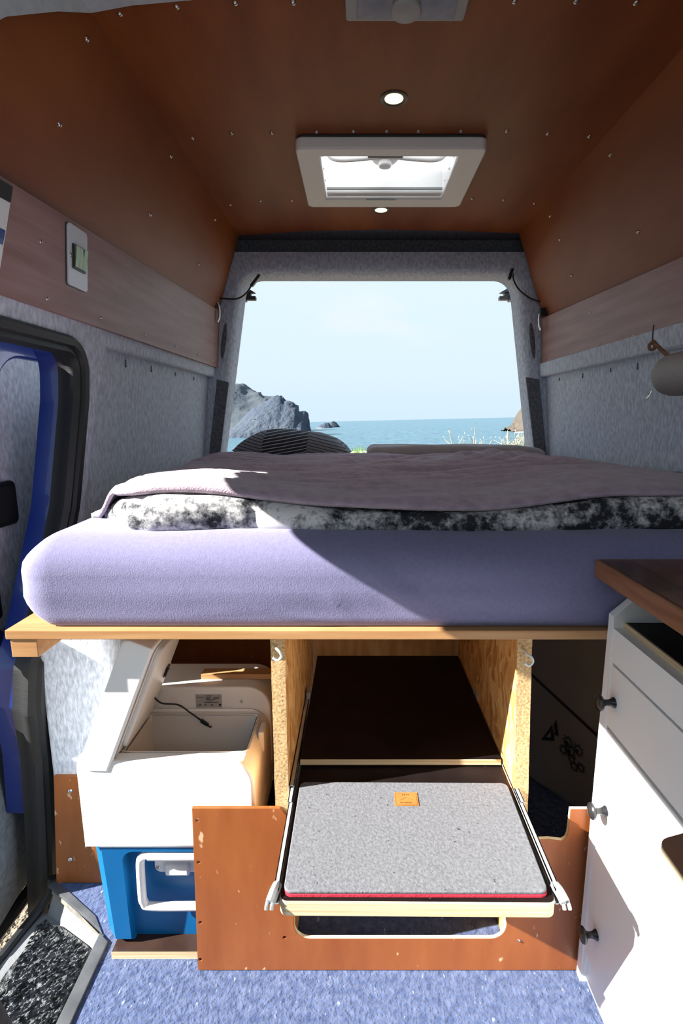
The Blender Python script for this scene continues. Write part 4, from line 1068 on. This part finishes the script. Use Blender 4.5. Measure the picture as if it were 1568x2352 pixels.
# dark seat corner at the lower left
se = thing('cab_seat', 'dark fabric corner of a seat at the lower left edge', 'seat', (-.52, .45, .15))
def sdisp(p, n):
    q = Vector(p); q.x += .10 * (q.z - .30) * -1 * .6; return q
mk('seat_side', rbox((-.66, .30, .001), (-.466, .602, .385), .03, (6, 10, 12), lambda p, n: Vector((p.x - .30 * max(p.z - .24, 0) , p.y, p.z)), 4), seat_m, se, sharp=80)
# made-up glossy card in place of an unidentified white and blue sliver
wc = thing('made_up_card', 'made-up white and blue glossy card for an unknown bright sliver at the left picture edge', 'card', (-.605, .95, 1.34))
cf = lambda u, v, w: (fx(v) + .001 + w, u, v)
mk('card_body', plate([(.86, 1.338), (.957, 1.338), (.998, 1.482), (.86, 1.47)], d=.003, fn=cf), white_pl, wc)
mk('blue_band', plate([(.86, 1.395), (.972, 1.402), (.980, 1.428), (.86, 1.424)], d=.0006, fn=lambda u, v, w: (fx(v) + .0042 + w, u, v)), paint_in, wc)
mk('dark_top', plate([(.86, 1.470), (.9955, 1.478), (1.003, 1.506), (.86, 1.500)], d=.0045, fn=cf), black_pl, wc)

# ---- ground beside and behind the van
b = bmesh.new(); rows = []
for j in range(61):
    row = []
    for i in range(61):
        x, y = -14 + i * .45, -8 + j * .45
        z = -.50 + .05 * noise.noise((x * .7, y * .7, 0)) - .9 * sm(11, 17, y)
        row.append(b.verts.new((x, y, z)))
    rows.append(row)
for j in range(60):
    for i in range(60): b.faces.new((rows[j][i], rows[j][i + 1], rows[j + 1][i + 1], rows[j + 1][i]))
g = G(); g.add(b); struct(mk('ground', g, gravel, sharp=80), 'pale stony ground outside the side door')
random.seed(11); g = bmesh.new()
for _ in range(900):
    x = random.uniform(-2.4, -.95); y = random.uniform(.6, 3.0); r = random.uniform(.004, .016)
    bmesh.ops.create_icosphere(g, subdivisions=1, radius=r, matrix=Matrix.Translation((x, y, -.495 + .05 * noise.noise((x * .7, y * .7, 0)))) @ Matrix.Diagonal((1, random.uniform(.6, 1), .6, 1)))
gg = G(); gg.add(g); tag(mk('pebbles', gg, gravel), 'loose pebbles scattered on the stony ground', 'pebbles', kind='stuff')

# ---- far outside, the van stands slightly tilted against the horizon
TILT = Matrix.Translation((0, 0, CAM_H)) @ Matrix.Rotation(R(-1.27), 4, 'Y') @ Matrix.Rotation(R(-.38), 4, 'X')
SEA = -7.2
def T(p): return TILT @ Vector(p)
b = bmesh.new()
ys = [70, 80, 90, 100, 115, 130, 150, 180, 220, 280, 360, 500, 800, 1500, 3000, 5500]
rows = []
for y in ys:
    row = []
    for i in range(41):
        x = (i / 40 - .5) * 2 * y * 1.2
        row.append(b.verts.new((x, y + (3 * noise.noise((x * .05, 0, 0)) if y < 75 else 0), SEA)))
    rows.append(row)
for j in range(len(ys) - 1):
    for i in range(40): b.faces.new((rows[j][i], rows[j][i + 1], rows[j + 1][i + 1], rows[j + 1][i]))
bmesh.ops.transform(b, matrix=TILT, verts=b.verts)
g = G(); g.add(b); struct(mk('sea', g, sea_m, sharp=80), 'blue sea reaching to the horizon')
g = G().mesh([T(p) for p in ((-90, 18, -3.5), (90, 18, -3.5), (110, 92, SEA + .05), (-110, 92, SEA + .05))], [(0, 1, 2, 3)])
struct(mk('beach', g, sand), 'sandy shore in front of the sea')
def foam(cx, cy, w, d, seed, h=.25):
    b = bmesh.new(); n = 26; f, k = [], []
    for i in range(n + 1):
        t = i / n; x = cx + (t - .5) * w; e = math.sin(math.pi * t) ** .5
        f.append(b.verts.new(T((x, cy - d * e * (.5 + .5 * noise.noise((t * 6, seed, 0))), SEA + .05)))); k.append(b.verts.new(T((x, cy + d * e * (.5 + .5 * noise.noise((t * 5, seed, 3))), SEA + h * e))))
    for i in range(n): b.faces.new((f[i], f[i + 1], k[i + 1], k[i]))
    g = G(); g.add(b); return g
# headlands
def headland(prof, y, depth, seed, amp, nx=110, ny=36):
    """prof: list of (x, height) in metres at distance y; ridge in the middle of the depth"""
    b = bmesh.new(); rows = []
    x0, x1 = prof[0][0], prof[-1][0]
    def P(x):
        for (a, ha), (c, hc) in zip(prof, prof[1:]):
            if a <= x <= c: return ha + (hc - ha) * (x - a) / (c - a)
        return 0
    for j in range(ny + 1):
        v = j / ny; row = []
        for i in range(nx + 1):
            x = x0 + (x1 - x0) * i / nx
            w_ = min(v / .55, (1 - v) / .45)
            env = min(1, max(w_, 0) ** .62)
            h = P(x) * env
            rg = sum(noise.noise((x * f + seed, v * depth * f, h * f * .7)) / f for f in (.09, .2, .45, .9)) * .09
            z = SEA - 1 + max(h + amp * rg * 4 * env * (0 if v < .02 else 1) * (1 if abs(v - .55) > .03 else .25), 0)
            yy = y + (v - .55) * depth + amp * 6 * rg * env
            row.append(b.verts.new(T((x + amp * 1.5 * rg, yy, z))))
        rows.append(row)
    for j in range(ny):
        for i in range(nx): b.faces.new((rows[j][i], rows[j][i + 1], rows[j + 1][i + 1], rows[j + 1][i]))
    g = G(); g.add(b); return g
def hp_(pts, y):   # silhouette given as slopes from the camera, scaled to metres at its distance
    return [(a * y, c * y - SEA + 1) for a, c in pts]
near = [(-.32, -.02), (-.250, -.016), (-.243, -.012), (-.225, .000), (-.205, .018), (-.190, .030), (-.176, .038), (-.160, .0425), (-.145, .0425), (-.138, .036), (-.134, .0385), (-.126, .0395), (-.117, .036), (-.111, .026), (-.108, .020), (-.100, .017), (-.0955, .009), (-.0925, -.006), (-.0905, -.024)]
far_ = [(-.60, .085), (-.42, .088), (-.30, .076), (-.245, .073), (-.228, .074), (-.218, .072), (-.205, .064), (-.190, .058), (-.175, .052), (-.155, .048), (-.140, .044), (-.120, .030), (-.105, .01), (-.098, -.01)]
hn = mk('headland', headland(hp_(near, 280), 280, 44, 2.3, 1.3), rock, sharp=60)
struct(hn, 'steep rocky headland in the sea left of the opening')
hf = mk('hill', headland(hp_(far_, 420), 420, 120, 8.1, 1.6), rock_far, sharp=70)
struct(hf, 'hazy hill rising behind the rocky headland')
stackp = [(.285, -.025), (.300, -.020), (.304, .000), (.309, .020), (.316, .030), (.33, .045), (.36, .06), (.45, .08)]
hs = mk('sea_cliff', headland(hp_(stackp, 260), 260, 40, 5.5, 1.0, 60, 20), rock_warm, sharp=60)
struct(hs, 'reddish sea cliff just showing at the right pillar')
for i, (x, y, w, h, lab) in enumerate(((-33.5, 560, 9, 5.5, 'larger dark rock islet far out in the sea'), (-27.5, 590, 9, 6.5, 'smaller pointed rock islet farthest out in the sea'), (-31, 280, 4, 1.9, 'small reddish rock in the water near the headland'))):
    b = bmesh.new(); bmesh.ops.create_icosphere(b, subdivisions=3, radius=1)
    for v in b.verts:
        k = 1 + .35 * noise.noise(v.co * 1.7 + Vector((i * 3, 0, 0)))
        v.co = T((x + v.co.x * w * k * (1 - .45 * max(v.co.z, 0)), y + v.co.y * w * .6, SEA + v.co.z * h * k - .3))
    g = G(); g.add(b); o = mk('sea_rock', g, rock if i < 2 else rock_warm, sharp=60); tag(o, lab, 'rock')
tag(mk('surf_foam', foam(-51, 262, 13, 2.4, 1, .5), foam_m), 'white surf breaking at the foot of the headland', 'surf')
tag(mk('surf_foam', foam(77, 240, 12, 1.6, 2, .5), foam_m), 'white surf line in front of the right sea cliff', 'surf')
tag(mk('surf_foam', foam(-23.5, 96, 13, 1.6, 4, .4), foam_m), 'white surf at the beach behind the striped pillow', 'surf')
tag(mk('surf_foam', foam(.5, 118, 9, 3.0, 7, .3), foam_m), 'thin white surf between the two pillows', 'surf')
tag(mk('surf_foam', foam(-37, 556, 12, 3.0, 9, .6), foam_m), 'white water around the far rock islets', 'surf')

# ---- shrubs behind the van
def branchy(t, base, h, spread, n, seed, leafn, leaf_s):
    random.seed(seed); g = G(); tips = []
    for k in range(n):
        a = random.uniform(0, 6.28); sx, sy = math.cos(a) * spread * random.random(), math.sin(a) * spread * random.random()
        hh = h * random.uniform(.78, 1)
        p = [Vector(base) + Vector((sx * f ** 1.3, sy * f ** 1.3, hh * f + .04 * random.uniform(-1, 1))) for f in (0, .3, .55, .8, 1)]
        g.tube(p, .01, 5, rr=(.016, .005))
        for m_ in range(4):
            q = p[random.choice((2, 3, 3))]; d = Vector((random.uniform(-.3, .3), random.uniform(-.2, .2), random.uniform(.12, .35))) * h * .45
            g.tube([q, q + d * .5 + Vector((.02, 0, 0)), q + d], .006, 4, rr=(.009, .004)); tips += [q + d, q + d * .6, q + d * .8]
        tips += p[2:]
    mk('branches', g, twig_m, t)
    b = bmesh.new()
    for _ in range(leafn):
        c = random.choice(tips) + Vector([random.gauss(0, .035) for _ in range(3)])
        M = Matrix.Translation(c) @ Matrix.Rotation(random.uniform(0, 6.28), 4, 'Z') @ Matrix.Rotation(random.uniform(-1.2, 1.2), 4, 'X')
        vs = [b.verts.new(M @ Vector(p)) for p in ((0, -leaf_s, 0), (leaf_s * .35, 0, .004), (0, leaf_s, 0), (-leaf_s * .35, 0, .004))]
        b.faces.new(vs)
    g = G(); g.add(b); o = mk('leaves', g, leaf_m, t); o['kind'] = 'stuff'
t = thing('shrub', 'tall twiggy shrub against the sea beside the right pillar', 'shrub', (2.32, 8, -.5))
branchy(t, (2.32, 8, -.5), 1.60, .40, 6, 21, 200, .020)
t = thing('shrub', 'low twiggy shrub above the grey-brown pillow', 'shrub', (1.72, 8, -.5))
branchy(t, (1.72, 8, -.5), 1.42, .45, 9, 22, 240, .018)
t = thing('shrub', 'leafy shrub half hidden by the right pillar', 'shrub', (2.86, 8.6, -.5))
branchy(t, (2.86, 8.6, -.5), 1.45, .25, 7, 23, 300, .022)
random.seed(4); b = bmesh.new()
for _ in range(900):
    x = random.gauss(.05, .16); y = 9 + random.gauss(0, .25); h = .84 - .5 * abs(x - .05) + random.uniform(-.12, .10)
    a = random.uniform(0, 3.14); wd = .010; lx, ly = random.uniform(-.08, .08), random.uniform(-.08, .08)
    c, s_ = math.cos(a) * wd, math.sin(a) * wd
    vs = [b.verts.new(p) for p in ((x - c, y - s_, -.52), (x + c, y + s_, -.52), (x + lx * .5 + c * .7, y + ly * .5 + s_ * .7, -.52 + h * .6 + .25), (x + lx, y + ly, -.52 + h + .25), (x + lx * .5 - c * .7, y + ly * .5 - s_ * .7, -.52 + h * .6 + .25))]
    b.faces.new(vs)
g = G(); g.add(b); gr = mk('grass_tuft', g, grass_m); tag(gr, 'bright green grass tuft showing between the pillows', 'grass', kind='stuff')
